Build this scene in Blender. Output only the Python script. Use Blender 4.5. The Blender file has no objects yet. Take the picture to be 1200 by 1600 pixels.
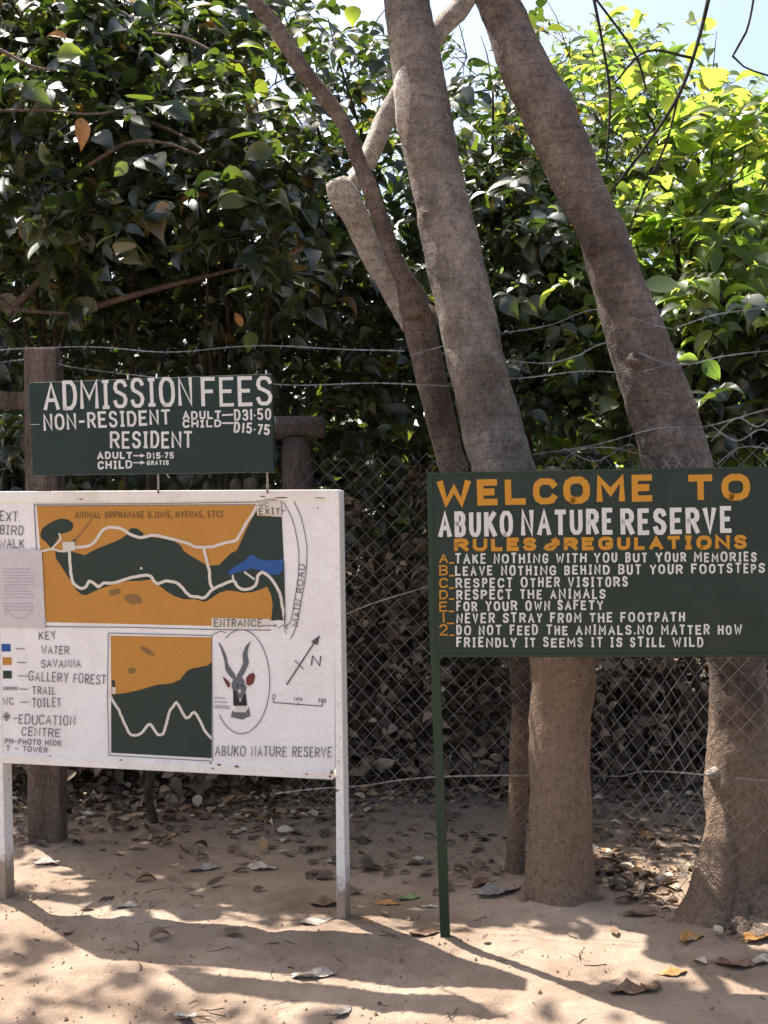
import bpy, bmesh, math, random
import numpy as np
from mathutils import Vector, Matrix, noise as mnoise

# ------------------------------------------------------------------ camera, sky, sun, exposure
SC = bpy.context.scene
COL = SC.collection
F = 1750.0                      # focal length in photo pixels (1200 x 1600)
CAMZ = 1.55
cam_d = bpy.data.cameras.new("camera")
cam_d.sensor_fit = 'VERTICAL'; cam_d.sensor_height = 36.0; cam_d.lens = 36.0*F/1600
cam_d.clip_start = 0.05; cam_d.clip_end = 2000
cam = bpy.data.objects.new("camera", cam_d); COL.objects.link(cam)
cam.location = (0, 0, CAMZ); cam.rotation_euler = (math.radians(90), 0, 0)
SC.camera = cam

SUN_EL = 61.0
SUN_H = Vector((-0.70, 0.714, 0)).normalized()
SUN_DIR = Vector((SUN_H.x*math.cos(math.radians(SUN_EL)), SUN_H.y*math.cos(math.radians(SUN_EL)), math.sin(math.radians(SUN_EL))))
w = bpy.data.worlds.new("World"); SC.world = w; w.use_nodes = True
wn = w.node_tree
sky = wn.nodes.new("ShaderNodeTexSky"); sky.sky_type = 'NISHITA'; sky.sun_disc = False
sky.sun_elevation = math.radians(SUN_EL); sky.sun_rotation = math.atan2(SUN_H.x, SUN_H.y)
sky.air_density = 1.1; sky.dust_density = 4.0; sky.ozone_density = 0.6
bg = wn.nodes["Background"]; bg.inputs[1].default_value = 0.11
wn.links.new(sky.outputs[0], bg.inputs[0])
sd = bpy.data.lights.new("sun", 'SUN'); sd.energy = 5.0; sd.angle = math.radians(0.5); sd.color = (1.0, 0.955, 0.89)
so = bpy.data.objects.new("sun", sd); COL.objects.link(so); so.location = (-4, 6, 12)
so.rotation_euler = (-SUN_DIR).to_track_quat('-Z', 'Y').to_euler()
SC.view_settings.view_transform = 'Standard'; SC.view_settings.look = 'None'
SC.view_settings.gamma = 1.0; SC.view_settings.exposure = 1.33
SC.cycles.max_bounces = 8; SC.cycles.transmission_bounces = 5; SC.cycles.diffuse_bounces = 4
SC.cycles.use_denoising = True

rng = np.random.default_rng(11); random.seed(11)

# ------------------------------------------------------------------ helpers
def ray(px, py): return Vector(((px-600)/F, 1.0, -(py-800)/F))
def at(px, py, Y):
    r = ray(px, py); return Vector((r.x*Y, Y, CAMZ + r.z*Y))
def gpt(px, py):                       # where a photo pixel meets level ground
    Y = CAMZ*F/(py-800); return Vector(((px-600)/F*Y, Y, 0))

def tag(o, label=None, cat=None, group=None, kind=None):
    if label: o['label'] = label
    if cat: o['category'] = cat
    if group: o['group'] = group
    if kind: o['kind'] = kind
    return o
def empty(name, loc, label, cat, group=None):
    o = bpy.data.objects.new(name, None); COL.objects.link(o); o.location = loc
    o.empty_display_size = .1
    o['base'] = [float(v) for v in loc]
    return tag(o, label, cat, group)
def base_of(o):
    while o is not None:
        if 'base' in o: return np.array(o['base'][:])
        o = o.parent
    return np.zeros(3)

class MB:
    """collects polygons; world coordinates"""
    def __init__(s): s.v = []; s.f = []; s.sm = []
    def add(s, verts, faces, smooth=False):
        b = len(s.v); s.v.extend([tuple(p) for p in verts])
        s.f.extend([tuple(i+b for i in f) for f in faces]); s.sm.extend([smooth]*len(faces))
    def build(s, name, mat, parent=None, bevel=0):
        base = base_of(parent)
        me = bpy.data.meshes.new(name)
        vv = np.array(s.v, dtype=float).reshape(-1, 3) - base
        me.from_pydata([tuple(p) for p in vv], [], s.f); me.update()
        me.polygons.foreach_set('use_smooth', s.sm)
        return link_mesh(name, me, mat, parent, bevel)
def link_mesh(name, me, mat, parent=None, bevel=0):
    o = bpy.data.objects.new(name, me); COL.objects.link(o)
    if mat: me.materials.append(mat)
    if parent: o.parent = parent
    if bevel:
        m = o.modifiers.new('bevel', 'BEVEL'); m.width = bevel; m.segments = 2; m.limit_method = 'ANGLE'
    return o
def np_mesh(name, V, loops, starts, totals, mat, parent=None, smooth=False):
    me = bpy.data.meshes.new(name); V = V - base_of(parent)
    me.vertices.add(len(V)); me.vertices.foreach_set('co', V.astype(np.float32).ravel())
    me.loops.add(len(loops)); me.loops.foreach_set('vertex_index', loops.astype(np.int32))
    me.polygons.add(len(starts)); me.polygons.foreach_set('loop_start', starts.astype(np.int32))
    try: me.polygons.foreach_set('loop_total', totals.astype(np.int32))
    except Exception: pass
    me.polygons.foreach_set('use_smooth', np.full(len(starts), smooth))
    me.update(calc_edges=True); me.validate()
    return link_mesh(name, me, mat, parent)
def faces_to_np(n_inst, nv, faces):
    loops = []; tot = []
    for f in faces: loops += list(f); tot.append(len(f))
    loops = np.array(loops); tot = np.array(tot)
    L = (np.arange(n_inst)[:, None]*nv + loops[None, :]).ravel()
    T = np.tile(tot, n_inst); S = np.concatenate([[0], np.cumsum(T)[:-1]])
    return L, S, T

def catmull(pts, step):
    P = [np.array(p, float) for p in pts]; P = [2*P[0]-P[1]] + P + [2*P[-1]-P[-2]]
    out = []
    for i in range(1, len(P)-2):
        p0, p1, p2, p3 = P[i-1:i+3]
        n = max(1, int(np.linalg.norm((p2-p1)[:3])/step))
        for k in range(n):
            t = k/n
            out.append(.5*((2*p1)+(-p0+p2)*t+(2*p0-5*p1+4*p2-p3)*t*t+(-p0+3*p1-3*p2+p3)*t**3))
    out.append(P[-2]); return np.array(out)
def tube(mb, pts4, sides=8, step=.06, rough=0, cap=True, smooth=True, seed=0, lobes=None, fine=0):
    """pts4: (x,y,z,r) control points"""
    C = catmull(pts4, step); n = len(C)
    T = np.gradient(C[:, :3], axis=0); T /= np.linalg.norm(T, axis=1)[:, None]+1e-9
    ref = np.array([1., 0, 0]) if abs(T[0][0]) < .9 else np.array([0, 1., 0])
    r_ = np.random.default_rng(seed+5)
    ph = r_.uniform(0, 6.28, 8); V = []
    a = np.arange(sides)*2*math.pi/sides
    for i in range(n):
        u = ref - T[i]*ref.dot(T[i]); u /= np.linalg.norm(u); ref = u; vv = np.cross(T[i], u)
        s = i*step
        rr = C[i, 3]*(1+rough*(np.sin(2*a+ph[0]+s*1.9)+.6*np.sin(3*a+ph[1]-s*3.1)+.5*np.sin(s*5.3+ph[2])+.5*np.sin(5*a+ph[3]+s*7)))
        if lobes is not None: rr = rr*lobes(a, s)
        V.append(C[i, :3] + np.cos(a)[:, None]*u*rr[:, None] + np.sin(a)[:, None]*vv*rr[:, None])
    if fine:
        for i in range(n):
            for k in range(sides):
                p = V[i][k]; d = p-C[i, :3]; q = Vector(p)
                V[i][k] = p+d/np.linalg.norm(d)*fine*(mnoise.noise(q*9+Vector((seed, 0, 0)))*1.5+mnoise.noise(q*28)*.8+mnoise.noise(q*60)*.5)
    V = np.concatenate(V); fs = []
    for i in range(n-1):
        for k in range(sides):
            k2 = (k+1) % sides; fs.append((i*sides+k, i*sides+k2, (i+1)*sides+k2, (i+1)*sides+k))
    if cap:
        fs.append(tuple(range(sides-1, -1, -1))); fs.append(tuple((n-1)*sides+k for k in range(sides)))
    mb.add(V, fs, smooth)
def box(mb, o, ax, ay, az):
    o, ax, ay, az = map(Vector, (o, ax, ay, az))
    v = [o, o+ax, o+ax+ay, o+ay, o+az, o+ax+az, o+ax+ay+az, o+ay+az]
    mb.add(v, [(0, 3, 2, 1), (4, 5, 6, 7), (0, 1, 5, 4), (1, 2, 6, 5), (2, 3, 7, 6), (3, 0, 4, 7)])

# ------------------------------------------------------------------ materials
def mat(name):
    m = bpy.data.materials.new(name); m.use_nodes = True
    return m, m.node_tree, m.node_tree.nodes["Principled BSDF"]
def nd(nt, t, **kw):
    n = nt.nodes.new(t)
    for k, v in kw.items():
        if k in n.inputs: n.inputs[k].default_value = v
        else: setattr(n, k, v)
    return n
def ramp(nt, fac, stops):
    n = nt.nodes.new("ShaderNodeValToRGB"); e = n.color_ramp.elements
    while len(e) < len(stops): e.new(.5)
    for x, (p, c) in zip(e, stops): x.position = p; x.color = (*c, 1)
    nt.links.new(fac, n.inputs[0]); return n
def noise(nt, scale, detail=4, rough=.6, vec=None, dist=0):
    n = nd(nt, "ShaderNodeTexNoise", Scale=scale, Detail=detail, Roughness=rough, Distortion=dist)
    if vec is not None: nt.links.new(vec, n.inputs['Vector'])
    return n
def objco(nt, scale=(1, 1, 1)):
    t = nt.nodes.new("ShaderNodeTexCoord"); mp = nd(nt, "ShaderNodeMapping", Scale=scale)
    nt.links.new(t.outputs['Object'], mp.inputs['Vector']); return mp.outputs[0]
def bump(nt, bs, h, strength=.5, dist=.01):
    b = nd(nt, "ShaderNodeBump", Strength=strength, Distance=dist)
    nt.links.new(h, b.inputs['Height']); nt.links.new(b.outputs[0], bs.inputs['Normal']); return b
def mixc(nt, fac, a, b, blend='MIX'):
    n = nd(nt, "ShaderNodeMix", data_type='RGBA', blend_type=blend)
    for s, v in ((n.inputs[0], fac), (n.inputs[6], a), (n.inputs[7], b)):
        if hasattr(v, 'is_output'): nt.links.new(v, s)
        elif isinstance(v, (int, float)): s.default_value = v
        else: s.default_value = (*v, 1)
    return n.outputs[2]

def leaf_mat(name, stops, tstops, trans=.42, rough=.38, spec=.5):
    m, nt, bs = mat(name)
    g = nt.nodes.new("ShaderNodeNewGeometry")
    c = ramp(nt, g.outputs['Random Per Island'], stops)
    t = ramp(nt, g.outputs['Random Per Island'], tstops)
    v = noise(nt, 22, 3, .6, objco(nt))
    vr = ramp(nt, v.outputs['Fac'], [(.3, (.75, .75, .75)), (.7, (1.15, 1.15, 1.15))])
    cc = mixc(nt, 1.0, c.outputs[0], vr.outputs[0], 'MULTIPLY')
    nt.links.new(cc, bs.inputs['Base Color']); bs.inputs['Roughness'].default_value = rough
    bs.inputs['Specular IOR Level'].default_value = spec
    tr = nt.nodes.new("ShaderNodeBsdfTranslucent"); nt.links.new(t.outputs[0], tr.inputs[0])
    mx = nd(nt, "ShaderNodeMixShader", Fac=trans)
    nt.links.new(bs.outputs[0], mx.inputs[1]); nt.links.new(tr.outputs[0], mx.inputs[2])
    nt.links.new(mx.outputs[0], nt.nodes['Material Output'].inputs['Surface'])
    return m
M = {}
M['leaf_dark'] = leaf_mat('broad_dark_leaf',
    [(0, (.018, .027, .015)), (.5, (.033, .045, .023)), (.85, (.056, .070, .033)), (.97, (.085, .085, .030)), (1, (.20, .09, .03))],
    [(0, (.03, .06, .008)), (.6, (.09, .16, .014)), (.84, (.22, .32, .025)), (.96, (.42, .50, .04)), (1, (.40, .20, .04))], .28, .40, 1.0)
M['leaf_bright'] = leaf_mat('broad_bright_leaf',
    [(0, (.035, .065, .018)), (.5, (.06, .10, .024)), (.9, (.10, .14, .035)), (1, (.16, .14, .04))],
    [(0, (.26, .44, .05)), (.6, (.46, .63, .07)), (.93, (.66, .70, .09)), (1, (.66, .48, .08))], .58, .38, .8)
M['leaf_far'] = leaf_mat('far_leaf',
    [(0, (.05, .07, .04)), (1, (.11, .13, .07))], [(0, (.2, .3, .08)), (1, (.36, .42, .14))], .4, .5, .35)
M['leaf_dry'] = leaf_mat('dry_brown_leaf',
    [(0, (.07, .05, .038)), (.4, (.13, .092, .066)), (.68, (.20, .14, .095)), (.82, (.30, .18, .085)), (.92, (.36, .29, .21)), (1, (.55, .48, .39))],
    [(0, (.16, .09, .05)), (.7, (.34, .17, .06)), (1, (.5, .36, .2))], .14, .6, .3)
M['leaf_bank'] = leaf_mat('dull_dead_leaf',
    [(0, (.065, .046, .034)), (.6, (.15, .106, .074)), (.93, (.26, .18, .12)), (1, (.40, .32, .23))],
    [(0, (.12, .07, .04)), (1, (.24, .13, .06))], .1, .65, .25)
def fallen_mat(name, c):
    m, nt, bs = mat(name)
    n = noise(nt, 55, 6, .75, objco(nt)); r = ramp(nt, n.outputs['Fac'], [(.36, tuple(x*.4 for x in c)), (.7, tuple(min(1, x*1.25) for x in c))])
    nt.links.new(r.outputs[0], bs.inputs['Base Color']); bs.inputs['Roughness'].default_value = .6
    bump(nt, bs, n.outputs['Fac'], .4, .004); return m
FALL = {k: fallen_mat('fallen_leaf_'+k, c) for k, c in dict(pale=(.50, .42, .33), brown=(.20, .11, .06), grey=(.30, .26, .23), orange=(.46, .22, .06), dark=(.08, .055, .045), green=(.22, .28, .10)).items()}

def bark_mat(name, a, b, c, sc=1.0, zs=.8, soil_bounce=0, speck=.7):
    m, nt, bs = mat(name); v = objco(nt, (1, 1, zs)); v2 = objco(nt, (1, 1, 2.6))
    n1 = noise(nt, 7*sc, 5, .65, v); n2 = noise(nt, 52*sc, 6, .8, v); n3 = noise(nt, 2.4*sc, 3, .5, v)
    nr = noise(nt, 16*sc, 3, .6, v2, .6)
    r1 = ramp(nt, n1.outputs['Fac'], [(.34, a), (.52, b), (.68, c)])
    r2 = ramp(nt, n2.outputs['Fac'], [(.34, (.40, .38, .37)), (.47, (.95, .95, .95)), (.58, (1.08, 1.07, 1.06)), (.72, (1.75, 1.7, 1.62))])
    cc = mixc(nt, .85, r1.outputs[0], r2.outputs[0], 'MULTIPLY')
    vo = nd(nt, "ShaderNodeTexVoronoi", Scale=48*sc); vw = mixc(nt, .12, v, noise(nt, 30*sc, 3, .6, v).outputs['Color']); nt.links.new(vw, vo.inputs['Vector'])
    vs = ramp(nt, vo.outputs['Distance'], [(.10, (.38, .36, .35)), (.34, (1, 1, 1)), (.8, (1.12, 1.11, 1.1))]); cc = mixc(nt, speck, cc, vs.outputs[0], 'MULTIPLY')
    vb = nd(nt, "ShaderNodeTexVoronoi", Scale=8*sc); nt.links.new(vw, vb.inputs['Vector'])
    vl = ramp(nt, vb.outputs['Distance'], [(.12, (1.55, 1.5, 1.42)), (.22, (1, 1, 1))]); cc = mixc(nt, .6, cc, vl.outputs[0], 'MULTIPLY')
    rr = ramp(nt, nr.outputs['Fac'], [(.30, (.70, .68, .67)), (.42, (1, 1, 1)), (.62, (1.02, 1.02, 1.02)), (.74, (1.4, 1.38, 1.34))])
    cc = mixc(nt, .8, cc, rr.outputs[0], 'MULTIPLY')
    r3 = ramp(nt, n3.outputs['Fac'], [(.38, (.66, .63, .61)), (.5, (1, 1, 1)), (.64, (1.28, 1.26, 1.22))])
    cc = mixc(nt, .8, cc, r3.outputs[0], 'MULTIPLY')
    wv = nd(nt, 'ShaderNodeTexWave', Scale=5.5*sc, Distortion=5, Detail=3); wv.bands_direction = 'Z'; wv.inputs['Detail Scale'].default_value = 1.5; nt.links.new(nt.nodes['Texture Coordinate'].outputs['Object'], wv.inputs['Vector'])
    wr_ = ramp(nt, wv.outputs['Fac'], [(.0, (.62, .6, .58)), (.09, (1, 1, 1))]); cc = mixc(nt, .55, cc, wr_.outputs[0], 'MULTIPLY')
    if soil_bounce:                                              # dust and earth on trunk feet; middle trunk's tan also paints in bounce light
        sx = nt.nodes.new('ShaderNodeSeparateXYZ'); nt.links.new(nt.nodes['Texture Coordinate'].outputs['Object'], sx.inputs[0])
        mr = nd(nt, 'ShaderNodeMapRange'); mr.inputs['From Min'].default_value = soil_bounce; mr.inputs['From Max'].default_value = .05; nt.links.new(sx.outputs['Z'], mr.inputs['Value'])
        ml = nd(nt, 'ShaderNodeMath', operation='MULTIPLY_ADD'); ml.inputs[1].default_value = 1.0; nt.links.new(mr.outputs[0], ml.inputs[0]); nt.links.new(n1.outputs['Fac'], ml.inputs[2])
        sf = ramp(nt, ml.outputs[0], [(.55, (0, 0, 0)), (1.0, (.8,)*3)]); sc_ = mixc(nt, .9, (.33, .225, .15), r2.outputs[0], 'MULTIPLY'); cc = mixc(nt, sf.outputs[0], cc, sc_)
    nt.links.new(cc, bs.inputs['Base Color']); bs.inputs['Roughness'].default_value = .85; bs.inputs['Specular IOR Level'].default_value = .2
    ad = nd(nt, "ShaderNodeMath", operation='ADD'); nt.links.new(n2.outputs['Fac'], ad.inputs[0]); nt.links.new(vo.outputs['Distance'], ad.inputs[1])
    bump(nt, bs, ad.outputs[0], .9, .02); return m
M['bark'] = bark_mat('grey_tan_bark', (.165, .140, .121), (.26, .222, .193), (.38, .335, .295), soil_bounce=1.5, speck=.5)  # low tan tint: dust plus warm ground bounce put into the colour
M['bark_right'] = bark_mat('dull_brown_bark', (.130, .103, .088), (.200, .160, .137), (.29, .238, .206), soil_bounce=1.0)
M['bark_thin'] = bark_mat('dark_red_brown_bark', (.105, .078, .065), (.165, .124, .104), (.235, .185, .158), soil_bounce=.8)
M['bark_pale_sunlit'] = bark_mat('pale_sunlit_limb_bark', (.40, .345, .29), (.54, .475, .41), (.68, .62, .55))  # paler bark tone paints in the sunlight on the stub and knob
M['twig'] = bark_mat('twig_bark', (.055, .045, .035), (.10, .08, .06), (.17, .14, .11), 3)
M['wood'] = bark_mat('weathered_post_wood', (.095, .07, .056), (.15, .114, .095), (.215, .175, .15), 1.6, .10)
M['wood_dark'] = bark_mat('dark_rough_wood', (.075, .056, .047), (.12, .092, .078), (.18, .14, .12), 1.6, .3)

def sand_mat():
    m, nt, bs = mat('sandy_earth'); v = objco(nt)
    n1 = noise(nt, 1.3, 5, .6, v); n2 = noise(nt, 9, 5, .65, v); n3 = noise(nt, 120, 3, .7, v)
    r = ramp(nt, n1.outputs['Fac'], [(.34, (.205, .145, .103)), (.52, (.31, .230, .170)), (.7, (.38, .296, .225))])
    r2 = ramp(nt, n2.outputs['Fac'], [(.3, (.82, .80, .78)), (.6, (1.04, 1.03, 1.02))])
    c = mixc(nt, 1, r.outputs[0], r2.outputs[0], 'MULTIPLY')
    r3 = ramp(nt, n3.outputs['Fac'], [(.28, (.6, .57, .54)), (.42, (1, 1, 1)), (.8, (1.08, 1.07, 1.05))])
    c = mixc(nt, .7, c, r3.outputs[0], 'MULTIPLY')
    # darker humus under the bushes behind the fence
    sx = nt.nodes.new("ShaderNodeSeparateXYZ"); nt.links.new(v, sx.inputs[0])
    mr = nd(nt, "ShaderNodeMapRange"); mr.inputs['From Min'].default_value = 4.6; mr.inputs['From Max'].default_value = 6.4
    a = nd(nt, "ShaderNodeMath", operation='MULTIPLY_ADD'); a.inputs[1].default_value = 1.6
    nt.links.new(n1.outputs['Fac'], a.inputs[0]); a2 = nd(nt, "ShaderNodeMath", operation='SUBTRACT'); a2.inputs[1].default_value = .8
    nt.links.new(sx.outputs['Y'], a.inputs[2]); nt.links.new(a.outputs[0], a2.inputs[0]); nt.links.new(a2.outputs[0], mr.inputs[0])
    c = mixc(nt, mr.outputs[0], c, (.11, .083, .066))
    nt.links.new(c, bs.inputs['Base Color']); bs.inputs['Roughness'].default_value = .95; bs.inputs['Specular IOR Level'].default_value = .15
    ad = nd(nt, "ShaderNodeMath", operation='MULTIPLY_ADD'); ad.inputs[1].default_value = .25
    nt.links.new(n3.outputs['Fac'], ad.inputs[0]); nt.links.new(n2.outputs['Fac'], ad.inputs[2])
    bump(nt, bs, ad.outputs[0], .7, .03); return m
M['sand'] = sand_mat()

def paint_mat(name, col, dirt, amt=.35, rough=.55, rust=0, scale=6, streak=.12):
    m, nt, bs = mat(name); v = objco(nt)
    n = noise(nt, scale, 5, .65, v); n2 = noise(nt, 90, 3, .6, v); n4 = noise(nt, 420, 2, .5, v)
    f = ramp(nt, n.outputs['Fac'], [(.42, (0, 0, 0)), (.8, (amt,)*3)])
    c = mixc(nt, f.outputs[0], col, dirt)
    r2 = ramp(nt, n2.outputs['Fac'], [(.3, (.90, .90, .90)), (.65, (1.04, 1.04, 1.04))])
    c = mixc(nt, .8, c, r2.outputs[0], 'MULTIPLY')
    n5 = noise(nt, 5, 5, .7, objco(nt, (1, 1, 22))); r5 = ramp(nt, n5.outputs['Fac'], [(.32, (.80, .80, .80)), (.5, (1, 1, 1)), (.7, (1.16, 1.16, 1.16))]); c = mixc(nt, streak, c, r5.outputs[0], 'MULTIPLY')
    if rust:
        n3 = noise(nt, 14, 4, .7, v); fr = ramp(nt, n3.outputs['Fac'], [(.70, (0, 0, 0)), (.75, (rust,)*3)])
        c = mixc(nt, fr.outputs[0], c, (.22, .10, .045))
    nt.links.new(c, bs.inputs['Base Color']); bs.inputs['Roughness'].default_value = rough
    bs.inputs['Specular IOR Level'].default_value = .35
    bump(nt, bs, n2.outputs['Fac'], .12, .003); return m
M['white'] = paint_mat('white_board_paint', (.84, .825, .815), (.62, .58, .53), .5, .6)
M['white_frame'] = paint_mat('white_frame_paint', (.84, .82, .78), (.5, .41, .31), .5, .5, .9)
def leg_mat():
    m, nt, bs = mat('soil_stained_white_paint'); v = objco(nt)
    n = noise(nt, 26, 5, .7, v); n2 = noise(nt, 70, 4, .6, v); sx = nt.nodes.new('ShaderNodeSeparateXYZ'); nt.links.new(v, sx.inputs[0])
    mr = nd(nt, 'ShaderNodeMapRange'); mr.inputs['From Min'].default_value = .24; mr.inputs['From Max'].default_value = -.02; nt.links.new(sx.outputs['Z'], mr.inputs['Value'])
    a = nd(nt, 'ShaderNodeMath', operation='MULTIPLY_ADD'); a.inputs[1].default_value = .9; nt.links.new(mr.outputs[0], a.inputs[0]); nt.links.new(n.outputs['Fac'], a.inputs[2])
    f = ramp(nt, a.outputs[0], [(.66, (0, 0, 0)), (1.1, (.85,)*3)]); c = mixc(nt, f.outputs[0], (.82, .80, .76), (.24, .15, .095))
    r2 = ramp(nt, n2.outputs['Fac'], [(.3, (.78, .75, .7)), (.5, (1.02, 1.02, 1.02))]); c = mixc(nt, .8, c, r2.outputs[0], 'MULTIPLY')
    n3 = noise(nt, 38, 3, .7, v); fr = ramp(nt, n3.outputs['Fac'], [(.68, (0, 0, 0)), (.72, (.9,)*3)]); c = mixc(nt, fr.outputs[0], c, (.12, .06, .03))
    nt.links.new(c, bs.inputs['Base Color']); bs.inputs['Roughness'].default_value = .6; bump(nt, bs, n2.outputs['Fac'], .2, .003); return m
M['leg'] = leg_mat()
M['rust'] = paint_mat('rust_stain', (.20, .085, .035), (.10, .05, .03), .7, .8)
M['green_board'] = paint_mat('dark_green_paint', (.012, .026, .019), (.026, .042, .034), .6, .5, streak=.75)
M['fee_board'] = paint_mat('dark_teal_paint', (.008, .025, .021), (.016, .038, .033), .6, .5, streak=.75)
M['green_post'] = paint_mat('green_post_paint', (.010, .034, .016), (.03, .03, .02), .4, .45)
M['orange'] = paint_mat('ochre_paint', (.50, .235, .040), (.44, .20, .04), .5, .6)
M['orange_text'] = paint_mat('ochre_lettering', (.54, .245, .018), (.48, .22, .02), .3, .5)
M['forest'] = paint_mat('forest_green_paint', (.020, .036, .028), (.03, .045, .035), .4, .6)
M['blue'] = paint_mat('blue_paint', (.018, .09, .30), (.02, .07, .22), .4, .5)
M['letter'] = paint_mat('white_lettering', (.66, .65, .62), (.52, .51, .47), .4, .6)
M['trail'] = paint_mat('cream_lettering', (.68, .63, .55), (.5, .45, .38), .4, .6)
M['ink'] = paint_mat('black_ink', (.07, .065, .07), (.16, .15, .15), .6, .6)
M['ink_black'] = paint_mat('solid_black_ink', (.02, .02, .025), (.03, .03, .03), .3, .6)
M['ink_brown'] = paint_mat('brown_ink', (.17, .085, .03), (.2, .1, .03), .5, .6)
M['smudge'] = paint_mat('olive_smudge', (.22, .125, .04), (.28, .15, .04), .8, .6)
M['horn'] = paint_mat('slate_grey_paint', (.13, .14, .16), (.09, .09, .11), .6, .5)
M['ear'] = paint_mat('dark_red_paint', (.16, .03, .03), (.08, .02, .02), .5, .5)
M['paper'] = paint_mat('faded_paper', (.60, .56, .56), (.50, .46, .45), .6, .7, 0, 12)
M['faint'] = paint_mat('faint_print', (.42, .41, .46), (.48, .46, .5), .6, .7)
def wire_mat():
    m, nt, bs = mat('galvanised_wire'); n = noise(nt, 8, 3, .6, objco(nt))
    r = ramp(nt, n.outputs['Fac'], [(.35, (.13, .125, .125)), (.65, (.35, .35, .365))]); nt.links.new(r.outputs[0], bs.inputs['Base Color'])
    bs.inputs['Metallic'].default_value = .6; bs.inputs['Roughness'].default_value = .45; return m
M['wire'] = wire_mat()

# ------------------------------------------------------------------ ground
def hn(x, y):
    return (.5*np.sin(1.7*x+.6*np.sin(1.1*y))+.5*np.sin(2.3*y+1.3*np.sin(.9*x+1)))
def ground_z(x, y):
    x = np.asarray(x, float); y = np.asarray(y, float)
    t = np.clip((y-6.4+.25*np.sin(1.3*x))/1.7, 0, 1); s = t*t*(3-2*t)
    z = .78*s*np.exp(-np.maximum(0, y-12)/30)
    z = z + .008*hn(x*1.5, y*1.5) + .006*np.sin(5.1*x+2*np.sin(3.7*y))*np.sin(4.7*y+1.1*x) 
    for (mx, my, h, r_) in ((.70, 4.48, .030, .24), (1.40, 4.30, .065, .30), (.56, 4.80, .02, .14), (-.165, 4.22, .012, .07), (.23, 4.06, .010, .06), (-1.57, 5.3, .03, .17), (1.0, 4.62, .03, .2)):
        z = z + h*np.exp(-((x-mx)**2+(y-my)**2)/r_**2)
    return z - .006
def make_ground():
    def axis(lo, hi, st, far, n):
        mid = np.arange(lo, hi+1e-6, st); g = np.geomspace(st*1.2, far, n)
        return np.concatenate([(lo-np.cumsum(g)[::-1]), mid, hi+np.cumsum(g)])
    X = axis(-3.6, 3.6, .018, 120, 40); Y = axis(2.0, 6.6, .018, 120, 40)
    xx, yy = np.meshgrid(X, Y); Z = ground_z(xx, yy)
    near = (np.abs(xx) < 3.6) & (yy > 2) & (yy < 6.6)
    r_ = np.random.default_rng(3)
    d = np.zeros_like(Z)
    for _ in range(520):                                  # trodden dents and little ridges
        cx, cy = r_.uniform(-3, 3), r_.uniform(2, 6); s1 = r_.uniform(.03, .11); s2 = s1*r_.uniform(1, 2.4); a = r_.uniform(0, 3.14)
        ux = (xx-cx)*math.cos(a)+(yy-cy)*math.sin(a); uy = -(xx-cx)*math.sin(a)+(yy-cy)*math.cos(a)
        d += r_.uniform(-.016, .009)*np.exp(-(ux/s2)**2-(uy/s1)**2)
    for (fx, fy, fa) in ((-.55, 3.45, .5), (-.2, 3.25, .4), (.35, 3.5, .7), (.75, 3.75, .9), (-.9, 3.8, .2), (1.05, 3.95, 1.3), (-1.1, 4.3, .3), (-.35, 4.45, .8), (.15, 3.85, .5), (.55, 3.3, .6), (-.75, 4.7, .1), (.45, 4.25, .4)):
        for (o_, sl, sw, dp) in ((0, .085, .040, -.011), (-.115, .035, .030, -.010)):      # sole and heel of old footprints
            cx, cy = fx+o_*math.cos(fa), fy+o_*math.sin(fa); ux = (xx-cx)*math.cos(fa)+(yy-cy)*math.sin(fa); uy = -(xx-cx)*math.sin(fa)+(yy-cy)*math.cos(fa)
            q = (ux/sl)**2+(uy/sw)**2; d += dp*np.exp(-q**2)+.005*np.exp(-(np.sqrt(q)-1.25)**2/.05)
    d += r_.normal(0, .0012, Z.shape)
    Z = Z + np.where(near, d, 0)
    nx, ny = len(X), len(Y); V = np.stack([xx, yy, Z], -1).reshape(-1, 3)
    i = np.arange(nx-1)[None, :] + np.arange(ny-1)[:, None]*nx
    L = np.stack([i, i+1, i+1+nx, i+nx], -1).reshape(-1); n = (nx-1)*(ny-1)
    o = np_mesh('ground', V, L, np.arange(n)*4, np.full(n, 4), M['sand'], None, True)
    tag(o, kind='structure')
make_ground()

# ------------------------------------------------------------------ leaves
_lu = [.05, .18, .38, .60, .80, .93]; _lw = [.16, .38, .49, .42, .23, .08]; _lz = [.02, .06, .09, .07, .02, -.05]
LEAF_V = np.array([[0, 0, 0]]+[[u, -w_, z] for u, w_, z in zip(_lu, _lw, _lz)]+[[1, 0, -.13]]+[[u, w_, z] for u, w_, z in zip(_lu[::-1], _lw[::-1], _lz[::-1])]+[[.25, 0, 0], [.55, 0, -.005], [.82, 0, -.05]])
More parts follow.
